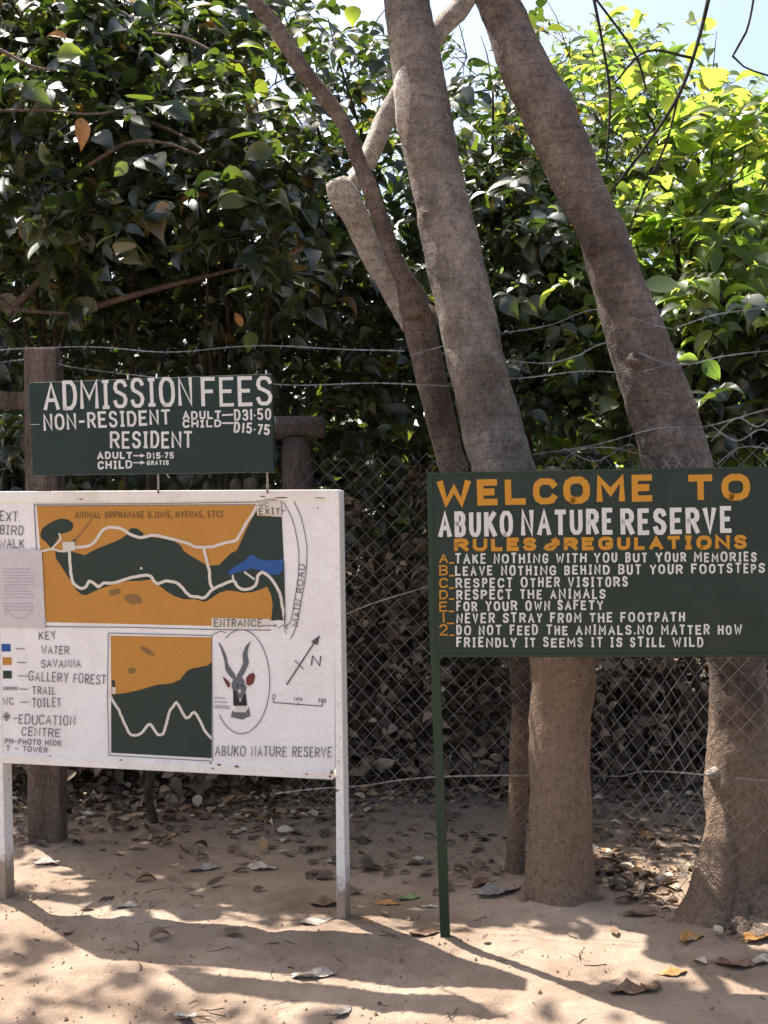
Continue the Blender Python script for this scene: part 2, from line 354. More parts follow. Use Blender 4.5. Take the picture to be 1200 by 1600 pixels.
# 0 base, 1..6 right side, 7 tip, 8..13 left side, 14..16 midrib
LEAF_F = [(0, 1, 2, 14), (14, 2, 3, 15), (15, 3, 4), (15, 4, 5, 16), (16, 5, 6, 7), (0, 14, 12, 13), (14, 15, 11, 12), (15, 10, 11), (15, 16, 9, 10), (16, 7, 8, 9)]
NLV = len(LEAF_V)
def unit(a): return a/(np.linalg.norm(a, axis=-1, keepdims=True)+1e-9)
def leaf_verts(P, A, N, L, W, curl=None):
    A = unit(A); N = unit(N-A*(N*A).sum(-1, keepdims=True)); S = np.cross(N, A)
    u = LEAF_V[:, 0][None, :, None]; v = LEAF_V[:, 1][None, :, None]; z = np.repeat(LEAF_V[:, 2][None, :, None], len(P), 0)
    if curl is not None:
        z = z*(1+curl[:, None, None]*4) - curl[:, None, None]*(u-.5)**2*1.6
    out = P[:, None, :] + A[:, None, :]*u*L[:, None, None] + S[:, None, :]*v*W[:, None, None] + N[:, None, :]*z*L[:, None, None]
    return out.reshape(-1, 3)
def leaves_obj(name, P, A, N, L, W, m, parent, curl=None):
    V = leaf_verts(P, A, N, L, W, curl); l, s, t = faces_to_np(len(P), NLV, LEAF_F)
    return np_mesh(name, V, l, s, t, m, parent, True)

class Foliage:
    """leafy twigs gathered for one bush or tree: leaf arrays + twig tubes"""
    def __init__(s, seed): s.r = np.random.default_rng(seed); s.P = []; s.A = []; s.N = []; s.L = []; s.mb = MB(); s.W = []
    def cluster(s, c, rad, twigs, per=12, size=.12, tl=(.35, .8), droop=.3, upright=.9, twig_r=.004, wr=(.52, .82)):
        r = s.r; c = np.array(c, float); rad = np.array(rad, float)
        d = unit(r.normal(size=(twigs, 3))); O = c + d*rad*(r.uniform(.05, .8, (twigs, 1)))
        D = unit(d*np.array([1, 1, .6])+r.normal(size=(twigs, 3))*.6+np.array([0, 0, .15])); ell = r.uniform(*tl, twigs)
        tt = np.linspace(.12, 1, per)[None, :]+r.normal(0, .03, (twigs, per))
        pos = O[:, None]+D[:, None]*(ell[:, None]*tt)[..., None]; pos[..., 2] -= droop*ell[:, None]*tt**2
        td = np.repeat(D[:, None], per, 1).copy(); td[..., 2] -= 2*droop*tt; td = unit(td)
        side = unit(np.cross(td, np.array([0, 0, 1.]))+1e-4); sg = np.where(np.arange(per) % 2, 1., -1.)[None, :, None]
        A = td*.45+side*sg*.9+r.normal(size=pos.shape)*.35; A[..., 2] -= .25
        N = np.array([-.22, -.46, upright])+r.normal(size=pos.shape)*.40
        s.P.append(pos.reshape(-1, 3)+r.normal(size=(twigs*per, 3))*.015); s.A.append(A.reshape(-1, 3)); s.N.append(N.reshape(-1, 3))
        n = twigs*per; L = size*np.clip(np.exp(r.normal(-.10, .32, n)), .42, 1.45); s.L.append(L); s.W.append(L*r.uniform(*wr, n))
        if twig_r:
            for k in range(0, twigs):
                q = np.linspace(0, 1, 4); p = O[k]+D[k]*(ell[k]*q)[:, None]; p[:, 2] -= droop*ell[k]*q**2
                tri = np.array([[1, 0, 0], [-.5, 0, .87], [-.5, .3, -.87]])*twig_r
                V = (p[:, None]+tri[None]*np.linspace(1, .4, 4)[:, None, None]).reshape(-1, 3)
                s.mb.add(V, [(i*3+a, i*3+(a+1) % 3, i*3+3+(a+1) % 3, i*3+3+a) for i in range(3) for a in range(3)])
    def hero(s, p, a, n, L, W=None):
        s.P.append(np.array([p], float)); s.A.append(np.array([a], float)); s.N.append(np.array([n], float)); s.L.append(np.array([L])); s.W.append(np.array([W or L*.6]))
    def build(s, parent, m, name='foliage'):
        if s.mb.v: s.mb.build('twigs', M['twig'], parent)
        P, A, N, L, W = map(np.concatenate, (s.P, s.A, s.N, s.L, s.W))
        return leaves_obj(name, P, A, N, L, W, m, parent, s.r.uniform(-.12, .30, len(P)))

def bush(name, label, cat, seed, base, clusters, m, stems=5, group=None, stem_r=.022, extra=(), **kw):
    """clusters: (px, py, Y, rx_px, ry_px, depth_m, twigs)"""
    bz = float(ground_z(base[0], base[1]))
    root = empty(name, (base[0], base[1], bz), label, cat, group)
    fo = Foliage(seed); st = MB(); r = random.Random(seed)
    cs = []
    for (px, py, Y, rx, ry, dz, tw) in clusters:
        c = at(px, py, Y); cs.append(c)
        fo.cluster(c, (rx*Y/F, dz, ry*Y/F), tw, **({**kw, 'tl': (.22, .45), 'per': 8} if dz <= .2 else kw))
    for k, c in enumerate(cs):
        b = Vector((base[0]+r.uniform(-.25, .25), base[1]+r.uniform(-.2, .2), bz-.03))
        mid = b.lerp(c, .5)+Vector((r.uniform(-.2, .2), r.uniform(-.15, .15), r.uniform(.05, .3)))
        R = stem_r*r.uniform(.6, 1.2)
        if k < stems: tube(st, [(*b, R), (*mid, R*.75), (*c, R*.35)], 6, .12, .06, seed=k)
        else:
            s0 = Vector(cs[k % stems]).lerp(b, .35)
            tube(st, [(*s0, R*.5), (*(s0.lerp(c, .5)+Vector((0, 0, .1))), R*.4), (*c, R*.22)], 5, .12, .05, seed=k)
        for j in range(3):
            e = c+Vector((r.uniform(-.5, .5), r.uniform(-.3, .3), r.uniform(-.25, .45))); mm = c.lerp(e, .5)+Vector((0, 0, .06))
            tube(st, [(*c, R*.25), (*mm, R*.2), (*e, R*.1)], 4, .1, .04, seed=k*3+j)
    for (c, rad, tw) in extra:
        fo.cluster(c, rad, tw, **kw); q = Vector(base).to_3d() if len(base) == 3 else Vector((base[0], base[1], bz)); c = Vector(c)
        tube(st, [(*q, stem_r), (*(q.lerp(c, .5)+Vector((.1, .1, .4))), stem_r*.8), (*c, stem_r*.4)], 6, .15, .06, seed=tw)
    st.build('stems', M['twig'], root)
    fo.build(root, m); return root

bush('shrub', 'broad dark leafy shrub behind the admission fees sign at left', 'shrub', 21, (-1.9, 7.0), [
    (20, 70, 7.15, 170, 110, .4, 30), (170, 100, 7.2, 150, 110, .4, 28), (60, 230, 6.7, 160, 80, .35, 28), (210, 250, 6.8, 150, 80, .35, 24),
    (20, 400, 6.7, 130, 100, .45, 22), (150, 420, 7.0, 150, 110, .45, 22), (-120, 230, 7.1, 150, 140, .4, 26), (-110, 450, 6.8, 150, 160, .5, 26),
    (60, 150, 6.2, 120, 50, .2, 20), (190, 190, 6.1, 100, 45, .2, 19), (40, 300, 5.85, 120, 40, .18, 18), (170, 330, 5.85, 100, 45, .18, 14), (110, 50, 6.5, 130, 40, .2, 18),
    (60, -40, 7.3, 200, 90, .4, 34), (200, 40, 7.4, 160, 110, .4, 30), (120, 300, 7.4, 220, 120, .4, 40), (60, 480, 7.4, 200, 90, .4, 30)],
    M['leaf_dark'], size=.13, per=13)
bush('shrub', 'dark leafy shrub with drooping branch sprays left of the thin forked tree', 'shrub', 22, (-.95, 7.1), [
    (290, 110, 7.15, 90, 100, .4, 24), (330, 250, 6.7, 130, 80, .35, 26), (450, 290, 7.1, 90, 80, .35, 14), (300, 390, 6.8, 130, 100, .45, 22),
    (440, 400, 6.8, 120, 100, .45, 24), (540, 430, 7.0, 90, 90, .45, 18),
    (310, 165, 6.2, 100, 45, .2, 20), (400, 215, 6.1, 90, 40, .2, 18), (330, 290, 5.85, 110, 40, .18, 19), (440, 290, 5.9, 80, 40, .18, 17), (390, 370, 5.8, 90, 40, .18, 13),
    (320, 20, 7.5, 100, 70, .35, 18), (340, 180, 7.4, 140, 110, .4, 20), (380, 340, 7.4, 170, 120, .4, 26), (330, 480, 7.4, 200, 90, .4, 34)],
    M['leaf_dark'], size=.125, per=13)
bush('shrub', 'airy leafy shrub with sky gaps between the forked tree and the middle trunk', 'shrub', 23, (.15, 7.6), [
    (520, 60, 7.3, 70, 60, .3, 8), (490, 170, 7.3, 80, 60, .3, 10), (600, 420, 7.3, 100, 100, .4, 26), (560, 560, 7.3, 120, 90, .5, 26),
    (650, 250, 7.6, 60, 60, .3, 5), (640, 560, 7.4, 90, 80, .4, 20), (560, 230, 7.6, 60, 50, .3, 8), (450, 40, 8.3, 70, 60, .3, 12), (560, 90, 8.3, 60, 60, .3, 8), (430, 130, 8.3, 60, 60, .3, 10), (730, 90, 8.4, 40, 50, .3, 5), (590, 180, 8.4, 50, 50, .3, 7)],
    M['leaf_dark'], size=.12, per=11)
bush('shrub', 'green leafy shrub filling the gap between the two thick trunks', 'shrub', 24, (.95, 7.4), [
    (770, 140, 7.2, 70, 90, .4, 18), (760, 260, 7.1, 80, 90, .4, 26), (800, 360, 7.0, 90, 90, .45, 30), (850, 460, 6.9, 100, 90, .45, 30),
    (760, 480, 7.0, 90, 90, .45, 26), (870, 330, 7.2, 80, 80, .4, 20), (900, 570, 6.7, 110, 90, .45, 28), (850, 660, 6.6, 120, 70, .4, 22)],
    M['leaf_dark'], size=.115, per=13)
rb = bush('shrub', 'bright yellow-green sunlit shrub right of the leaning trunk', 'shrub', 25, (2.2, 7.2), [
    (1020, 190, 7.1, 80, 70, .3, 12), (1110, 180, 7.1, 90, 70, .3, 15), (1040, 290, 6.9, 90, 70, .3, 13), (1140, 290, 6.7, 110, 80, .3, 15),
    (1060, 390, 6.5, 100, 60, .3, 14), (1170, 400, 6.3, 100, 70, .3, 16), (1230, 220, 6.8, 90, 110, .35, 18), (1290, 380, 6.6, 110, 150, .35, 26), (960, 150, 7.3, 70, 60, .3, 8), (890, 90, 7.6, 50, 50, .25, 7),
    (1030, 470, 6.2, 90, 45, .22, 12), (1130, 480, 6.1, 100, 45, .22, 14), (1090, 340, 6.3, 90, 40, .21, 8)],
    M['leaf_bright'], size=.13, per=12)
bush('shrub', 'low dark shrub with barbed wire across it right of the leaning trunk', 'shrub', 26, (2.1, 6.6), [
    (1080, 540, 6.2, 100, 60, .35, 22), (1180, 560, 6.1, 110, 70, .35, 24), (1120, 650, 6.0, 120, 60, .3, 24), (1230, 650, 6.0, 110, 70, .3, 20), (1330, 570, 6.1, 130, 110, .4, 24)],
    M['leaf_dark'], size=.12, per=12)
bush('shrub', 'shaded leafy shrub low behind the barbed wire and the admission board', 'shrub', 27, (-.8, 7.4), [
    (120, 560, 7.3, 160, 90, .4, 22), (300, 560, 7.3, 160, 90, .4, 22), (470, 590, 7.2, 130, 90, .4, 26), (480, 700, 7.3, 120, 80, .4, 20), (590, 680, 7.4, 110, 80, .4, 20), (60, 700, 7.3, 160, 90, .4, 18)],
    M['leaf_dark'], size=.10, per=12)
HL = leaf_mat('young_lit_leaf', [(0, (.08, .13, .02)), (1, (.12, .16, .03))], [(0, (.45, .62, .04)), (1, (.62, .70, .06))], .5, .4, .5)
def hero_leaf(root, name, m, px, py, Y, ax, nm, L, W=.6):
    p = np.array([at(px, py, Y)], float); leaves_obj(name, p, np.array([ax], float), np.array([nm], float), np.array([L]), np.array([L*W]), m, root, np.array([.1]))
SH = [o for o in bpy.data.objects if o.parent is None and o.name.startswith('shrub')]
SH.sort(key=lambda o: o.name)
hero_leaf(SH[0], 'dead_leaf', FALL['orange'], 127, 183, 5.7, (.05, -.1, -1), (.5, -1, .1), .17, .5)
hero_leaf(SH[0], 'dead_leaf', FALL['orange'], 105, 58, 5.9, (-.9, -.1, .1), (.1, -1, .6), .11, .5)
hero_leaf(SH[0], 'young_leaf', HL, 88, 88, 5.75, (1, -.2, .1), (.1, -1, .35), .15, .85)
hero_leaf(SH[1], 'young_leaf', HL, 370, 72, 5.8, (1, -.1, -.05), (0, -.7, .8), .15, .5)
hero_leaf(SH[1], 'young_leaf', HL, 312, 308, 5.8, (.8, -.1, .5), (-.3, -1, .4), .13, .6)
hero_leaf(SH[1], 'young_leaf', HL, 396, 518, 6.1, (-.3, -.1, -1), (.1, -1, .3), .12, .7)
hero_leaf(SH[1], 'dead_leaf', FALL['orange'], 378, 510, 6.1, (-.3, 0, .6), (.1, -1, .3), .09, .5)
hero_leaf(SH[2], 'young_leaf', HL, 552, 8, 6.9, (-.05, -.1, -1), (0, -1, .2), .13, .85)
hero_leaf(SH[4], 'young_leaf', HL, 1170, 440, 5.9, (.7, -.1, -.6), (0, -1, .4), .17, .8)
hero_leaf(SH[4], 'young_leaf', HL, 1040, 150, 6.3, (.4, -.1, -.9), (0, -1, .2), .15, .8)
def arching(root, *paths):
    for k, q in enumerate(paths):
        m_ = MB(); tube(m_, px_path(q), 6, .04, .08, seed=k+40); m_.build('branch', M['bark_thin'], root)
def px_path(rows): return [(*at(px, py, Y), w*.5*Y/F) for (px, py, Y, w) in rows]
arching(SH[0], [(-60, 50, 6.0, 7), (0, 78, 5.8, 6), (50, 104, 5.75, 5), (88, 110, 5.75, 3)], [(60, 330, 6.6, 10), (112, 280, 6.1, 8), (160, 245, 5.9, 7), (205, 222, 5.8, 6), (260, 224, 5.8, 5), (330, 250, 5.8, 3)], [(-40, 175, 6.0, 6), (60, 172, 5.85, 5), (150, 178, 5.8, 4), (230, 160, 5.8, 2.5)], [(150, 478, 6.6, 11), (230, 455, 6.4, 9), (310, 435, 6.3, 7), (390, 415, 6.2, 4)], [(10, 490, 6.3, 14), (60, 440, 6.3, 11), (95, 380, 6.4, 8), (120, 300, 6.5, 5)], [(0, 470, 5.9, 9), (30, 484, 5.9, 8), (110, 490, 6.0, 5)])
arching(SH[1], [(240, 52, 6.4, 6), (290, 60, 6.1, 5), (350, 90, 6.0, 4), (385, 100, 6.0, 3)], [(200, 180, 6.2, 7), (270, 205, 5.9, 6), (330, 245, 5.8, 5), (380, 280, 5.75, 3)], [(440, 420, 6.4, 8), (415, 330, 6.1, 6), (395, 310, 5.9, 5), (375, 330, 5.8, 3)], [(370, 260, 5.9, 4), (340, 190, 6.0, 4), (300, 120, 6.1, 3)])
# denser growth farther back
def deep_bush(label, seed, base, clusters, m, **kw): return bush('tree', label, 'tree', seed, base, clusters, m, stems=3, stem_r=.07, twig_r=.006, **kw)
deep_bush('dense dark tree standing far back behind the left shrubs', 31, (-3.0, 9.6), [
    (60, 60, 9.4, 230, 140, .8, 44), (60, 300, 9.2, 230, 160, .8, 50), (30, 560, 9.2, 240, 160, .8, 50), (60, 780, 9.2, 240, 130, .7, 40), (-220, 300, 9.4, 240, 380, .8, 70), (100, 960, 9, 240, 120, .6, 36)],
    M['leaf_dark'], size=.19, per=11, tl=(.5, 1.1), extra=[((-4.3, 9.4, 8), (1.2, .8, .6), 24)])
deep_bush('dense dark tree far back behind the drooping shrub', 32, (-1.3, 9.9), [
    (330, 50, 9.7, 110, 90, .8, 18), (320, 330, 9.5, 170, 150, .8, 50), (430, 420, 9.5, 140, 120, .8, 40), (350, 560, 9.4, 220, 150, .8, 50), (400, 780, 9.3, 220, 130, .7, 40), (480, 950, 9.2, 240, 120, .6, 40)],
    M['leaf_dark'], size=.19, per=11, tl=(.5, 1.1))
deep_bush('dense dark tree far back between the trunks', 33, (.7, 10.2), [
    (640, 470, 9.9, 140, 110, .8, 36), (780, 330, 10, 120, 130, .8, 40), (860, 480, 9.8, 170, 140, .8, 50), (700, 640, 9.7, 220, 130, .8, 50), (800, 820, 9.4, 240, 130, .7, 44), (720, 960, 9.0, 240, 110, .6, 40), (820, 200, 10.4, 90, 90, .5, 14)],
    M['leaf_dark'], size=.19, per=11, tl=(.5, 1.1))
deep_bush('dense green tree far back at the right edge', 34, (3.2, 10.2), [
    (1100, 330, 9.8, 200, 120, .8, 46), (1250, 330, 9.6, 180, 150, .8, 46), (1080, 520, 9.7, 200, 140, .8, 50), (1290, 540, 9.5, 200, 150, .8, 46), (1060, 720, 9.4, 220, 140, .7, 46), (1280, 760, 9.4, 220, 140, .7, 40), (1080, 930, 9, 240, 120, .6, 40), (1480, 500, 9.6, 200, 300, .8, 60)],
    M['leaf_bright'], size=.18, per=11, tl=(.5, 1.1))
bush('tree', 'pale fine-leaved distant tree under the bright sky at upper right', 'tree', 41, (3.0, 17), [
    (900, 190, 16.5, 110, 110, 1.2, 80), (960, 110, 16.8, 90, 70, 1.0, 60), (880, 320, 16.4, 120, 110, 1.2, 70), (1020, 220, 17, 100, 120, 1.0, 60), (1150, 190, 17, 90, 60, 1.0, 34), (650, 330, 17, 60, 60, .8, 30), (680, 260, 17, 60, 70, .8, 26)],
    M['leaf_far'], stems=4, stem_r=.09, twig_r=.008, size=.16, per=14, tl=(.7, 1.6), wr=(.3, .45))
bush('tree', 'tall blue-green distant tree wall behind everything at left', 'tree', 42, (-4.5, 14.5), [
    (100, 150, 14, 300, 220, 1.2, 70), (380, 330, 14, 200, 160, 1.2, 50), (100, 500, 14, 320, 220, 1.2, 90), (420, 600, 14, 260, 200, 1.2, 100), (100, 760, 14, 360, 160, 1, 110), (500, 760, 14, 240, 150, 1, 110), (640, 660, 14, 140, 120, 1, 70)],
    M['leaf_dark'], stems=3, stem_r=.12, twig_r=.01, size=.28, per=12, tl=(.8, 1.7))
bush('tree', 'tall distant tree wall behind everything at right', 'tree', 43, (3.5, 15), [
    (800, 520, 14.5, 260, 180, 1.2, 70), (1080, 480, 14.5, 260, 180, 1.2, 70), (1330, 420, 14.5, 220, 260, 1.2, 60), (800, 740, 14.5, 300, 150, 1, 120), (1150, 730, 14.5, 300, 150, 1, 110)],
    M['leaf_far'], stems=3, stem_r=.12, twig_r=.01, size=.26, per=12, tl=(.8, 1.7))

# brown twiggy undergrowth behind the chain-link
def dry_bush(label, seed, base, clusters):
    return bush('dry_shrub', label, 'dry shrub', seed, base, clusters, M['leaf_bank'], stems=6, stem_r=.016, size=.075, per=12, tl=(.3, .6), twig_r=.004, droop=.5)
dry_bush('dry brown shrub behind the chain-link left of the welcome sign', 51, (-.1, 7.4), [(560, 830, 7.3, 90, 90, .3, 34), (640, 900, 7.2, 90, 90, .3, 36), (580, 1010, 7.1, 110, 90, .3, 36), (700, 1040, 7.0, 100, 80, .3, 34), (660, 760, 7.4, 80, 60, .3, 18)])
dry_bush('dry brown shrub low behind the map board', 52, (-1.5, 6.6), [(200, 1190, 6.3, 130, 60, .25, 26), (70, 1200, 6.3, 110, 60, .25, 20), (330, 1170, 6.4, 130, 60, .25, 24), (450, 1150, 6.5, 110, 60, .25, 24)])
dry_bush('dry brown shrub between the two thick trunks under the sign', 53, (1.2, 7.3), [(960, 1080, 7.0, 90, 70, .3, 40), (1060, 1070, 7.0, 90, 70, .3, 40), (1000, 1000, 7.2, 120, 60, .3, 34), (1160, 1060, 7.0, 90, 80, .3, 30), (860, 1060, 7.1, 80, 70, .3, 24), (1040, 1140, 6.8, 100, 50, .25, 34)])

# ------------------------------------------------------------------ the three trunks
def px_path(rows): return [(*at(px, py, Y), w*.5*Y/F) for (px, py, Y, w) in rows]
def crown(root, seed, cl, m=None, size=.13):
    fo = Foliage(seed)
    for (c, rad, tw) in cl: fo.cluster(c, rad, tw, per=11, size=size, twig_r=.005, tl=(.4, .9))
    fo.build(root, m or M['leaf_dark'], 'crown')

# middle trunk
tA = empty('tree', gpt(872, 1412), 'thick smooth-barked trunk rising between the two boards, middle of the three tree trunks', 'tree')
mb = MB()
tube(mb, px_path([(872, 1440, 4.50, 150), (872, 1412, 4.50, 122), (874, 1375, 4.50, 112), (876, 1300, 4.51, 101), (875, 1210, 4.52, 99), (876, 1120, 4.53, 98), (879, 1030, 4.54, 101),
    (846, 880, 4.56, 99), (787, 735, 4.60, 95), (752, 600, 4.65, 88), (708, 400, 4.74, 87), (688, 300, 4.79, 82), (668, 205, 4.83, 84), (650, 100, 4.88, 79), (634, 0, 4.93, 73), (600, -200, 5.05, 66), (575, -420, 5.2, 50), (590, -650, 5.35, 34)]),
    48, .022, .028, seed=1, fine=.0045)
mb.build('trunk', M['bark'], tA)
mb = MB(); tube(mb, px_path([(640, 232, 4.80, 10), (634, 200, 4.79, 30), (633, 165, 4.785, 34), (630, 138, 4.79, 34), (632, 116, 4.80, 24), (640, 98, 4.81, 6)]), 14, .02, .05, seed=4)
mb.build('branch_knob', M['bark_pale_sunlit'], tA)
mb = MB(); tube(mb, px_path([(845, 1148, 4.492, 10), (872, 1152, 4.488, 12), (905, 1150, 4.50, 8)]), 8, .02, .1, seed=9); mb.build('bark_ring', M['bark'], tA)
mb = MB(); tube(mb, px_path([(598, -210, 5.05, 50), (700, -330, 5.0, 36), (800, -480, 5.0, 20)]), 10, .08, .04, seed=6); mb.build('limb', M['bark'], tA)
for (px, py, Y, w_) in ((724, 430, 4.625, 26), (690, 250, 4.715, 20), (800, 690, 4.49, 24), (668, 330, 4.70, 16), (760, 560, 4.545, 18)):
    m_ = MB(); q = at(px, py, Y); R = w_*.5*Y/F
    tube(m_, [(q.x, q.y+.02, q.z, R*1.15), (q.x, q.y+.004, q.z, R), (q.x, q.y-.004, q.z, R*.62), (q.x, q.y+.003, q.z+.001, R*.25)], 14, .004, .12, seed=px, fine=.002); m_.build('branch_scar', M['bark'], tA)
crown(tA, 61, [((-.2, 5.4, 7.0), (.7, .5, .5), 26), ((.6, 5.5, 7.2), (.6, .5, .5), 20)])

def roots(root, cx, cy, r0, m, spec):
    for (ang, L, R) in spec:
        c, s_ = math.cos(ang), math.sin(ang); m_ = MB(); n_ = (-s_, c)
        tube(m_, [(cx+c*r0*.55, cy+s_*r0*.55, .11, R), (cx+c*r0*1.05, cy+s_*r0*1.05, .035, R*.8), (cx+c*(r0+L*.5)+n_[0]*.03, cy+s_*(r0+L*.5)+n_[1]*.03, .004, R*.6), (cx+c*(r0+L)-n_[0]*.02, cy+s_*(r0+L)-n_[1]*.02, -.03, R*.4)], 12, .02, .08, seed=int(ang*50)+60, fine=.004)
        m_.build('root', m, root)
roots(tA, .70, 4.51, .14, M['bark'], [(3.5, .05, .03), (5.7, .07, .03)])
# thin forked tree
tB = empty('tree', gpt(806, 1372), 'thin leaning forked tree with a broken stub, standing behind the middle trunk', 'tree')
mb = MB()
tube(mb, px_path([(804, 1400, 4.80, 46), (804, 1370, 4.80, 36), (807, 1300, 4.81, 30), (812, 1180, 4.82, 31), (810, 1030, 4.83, 33), (765, 880, 4.86, 36), (709, 735, 4.9, 41), (677, 600, 4.93, 46), (657, 510, 4.96, 50), (646, 472, 4.97, 46), (634, 440, 4.97, 33)]),
    28, .022, .04, seed=2, fine=.003); mb.build('trunk', M['bark_thin'], tB)
mb = MB()
tube(mb, px_path([(652, 495, 4.93, 38), (640, 450, 4.90, 30), (615, 400, 4.88, 26), (580, 300, 4.88, 26), (562, 255, 4.90, 24), (534, 187, 4.92, 24), (474, 110, 4.97, 25), (427, 37, 5.03, 26), (398, 0, 5.06, 24), (340, -110, 5.2, 22), (300, -300, 5.3, 16)]), 20, .022, .04, seed=3, fine=.0025)
mb.build('limb', M['bark_thin'], tB)
mb = MB()
tube(mb, px_path([(648, 505, 5.02, 42), (618, 455, 5.08, 38), (588, 408, 5.12, 36), (570, 372, 5.12, 36), (556, 337, 5.09, 40), (536, 305, 5.10, 44), (526, 288, 5.1, 38), (524, 283, 5.1, 34)]), 24, .02, .07, seed=7, fine=.006)
tube(mb, px_path([(530, 310, 5.10, 34), (548, 293, 5.13, 28), (566, 268, 5.15, 27), (592, 210, 5.2, 30), (615, 160, 5.25, 28), (660, 90, 5.35, 30), (690, 45, 5.4, 31), (728, 0, 5.45, 30), (790, -90, 5.55, 26), (860, -260, 5.7, 18)]), 20, .022, .05, seed=8, fine=.004)
mb.build('broken_limb', M['bark_pale_sunlit'], tB)
mb = MB(); tube(mb, px_path([(648, 478, 4.94, 14), (668, 480, 4.93, 12), (680, 488, 4.93, 8)]), 8, .02, .1, seed=10); tube(mb, px_path([(655, 470, 4.96, 16), (640, 430, 4.99, 9), (628, 400, 5.0, 4)]), 8, .03, .1, seed=11); mb.build('twig_stub', M['bark_pale_sunlit'], tB)
crown(tB, 62, [((-3.35, 5.95, 6.0), (.45, .30, .3), 10), ((-1.05, 5.75, 6.2), (.40, .3, .3), 9), ((-3.9, 6.5, 6.1), (.4, .3, .3), 8)])

# right trunk
tC = empty('tree', gpt(1148, 1440), 'thickest leaning tree trunk with earth-caked base, rightmost of the three trunks', 'tree')
def lobesC(a, s):
    f = math.exp(-max(0, s-.05)*3.2); return 1+f*(.16*np.cos(3*a+.6)+.08*np.cos(5*a+2))
mb = MB()
tube(mb, px_path([(1150, 1490, 4.32, 170), (1150, 1450, 4.33, 138), (1154, 1400, 4.34, 124), (1156, 1320, 4.36, 112), (1155, 1210, 4.37, 104), (1153, 1130, 4.38, 88), (1149, 1030, 4.40, 85), (1110, 880, 4.44, 98), (1061, 735, 4.5, 101), (1021, 600, 4.55, 98), (968, 450, 4.62, 81), (938, 360, 4.66, 77), (908, 300, 4.69, 76), (862, 187, 4.75, 85), (822, 112, 4.8, 80), (776, 0, 4.87, 64), (700, -170, 5.0, 56), (620, -400, 5.2, 44), (560, -650, 5.4, 30)]),
    48, .022, .03, seed=12, lobes=lobesC, fine=.006)
mb.build('trunk', M['bark_right'], tC)
mb = MB()
tube(mb, px_path([(1225, 1500, 4.34, 140), (1215, 1400, 4.36, 110), (1203, 1280, 4.38, 82), (1185, 1180, 4.41, 50), (1170, 1110, 4.42, 20)]), 24, .025, .07, seed=13, fine=.012)
tube(mb, px_path([(1098, 1500, 4.19, 110), (1108, 1430, 4.22, 82), (1124, 1310, 4.28, 52), (1140, 1200, 4.33, 24)]), 24, .025, .08, seed=14, fine=.010)
mb.build('root_buttress', M['bark_right'], tC)
mb = MB(); tube(mb, px_path([(1105, 1212, 4.32, 14), (1130, 1203, 4.315, 24), (1150, 1212, 4.315, 14)]), 10, .02, .15, seed=15); mb.build('bark_scar', M['bark_pale_sunlit'], tC)
mb = MB()
tube(mb, px_path([(700, -170, 5.0, 40), (950, -220, 5.1, 30), (1200, -200, 5.2, 14)]), 8, .08, .04, seed=16)
tube(mb, px_path([(1200, -200, 5.2, 8), (1180, -20, 5.2, 4), (1166, 50, 5.2, 4), (1145, 88, 5.2, 4.5), (1162, 104, 5.2, 3), (1200, 118, 5.2, 3.5), (1260, 130, 5.2, 3)]), 6, .05, .06, seed=17)
mb.build('limb', M['twig'], tC)
for (px, py, Y, w_) in ((1000, 560, 4.445, 28), (930, 385, 4.56, 24), (880, 215, 4.635, 22), (1066, 690, 4.38, 22)):
    m_ = MB(); q = at(px, py, Y); R = w_*.5*Y/F
    tube(m_, [(q.x, q.y+.02, q.z, R*1.15), (q.x, q.y+.004, q.z, R), (q.x, q.y-.004, q.z, R*.62), (q.x, q.y+.003, q.z+.001, R*.25)], 14, .004, .12, seed=px, fine=.002); m_.build('branch_scar', M['bark_right'], tC)
roots(tC, 1.37, 4.33, .16, M['bark_right'], [(3.5, .2, .06), (4.35, .2, .065), (5.1, .22, .06)])
crown(tC, 63, [((-.3, 6.2, 7.6), (.7, .5, .5), 22), ((.3, 5.9, 8.0), (.6, .4, .4), 18)])

# hanging lianas over the bright shrub
def vine(label, rows, sub=()):
    root = empty('vine', at(*rows[-1][:3]), label, 'vine', None); m_ = MB(); tube(m_, px_path(rows), 6, .05, .08, seed=3); m_.build('stem', M['twig'], root)
    for q in sub: m2 = MB(); tube(m2, px_path(q), 5, .05, .06, seed=4); m2.build('side_shoot', M['twig'], root)
vine('long bare slanting vine stem crossing the bright shrub', [(1120, -60, 6.2, 7), (1092, 60, 6.2, 6), (1060, 150, 6.2, 6), (1008, 230, 6.2, 5), (962, 290, 6.2, 4.5), (930, 340, 6.2, 3.5)], [[(1060, 150, 6.2, 4), (1040, 225, 6.15, 4), (1006, 300, 6.1, 3.5), (975, 380, 6.1, 3)], [(1080, 90, 6.2, 5), (1010, 80, 6.2, 4), (960, 130, 6.2, 3)]])
vine('thin upright bare vine stem nearest the leaning trunk', [(920, -40, 6.3, 5), (940, 60, 6.3, 4.5), (953, 150, 6.3, 4.5), (948, 250, 6.3, 3.5)], [[(925, -10, 6.3, 4), (990, 80, 6.3, 4), (1010, 140, 6.3, 3)]])

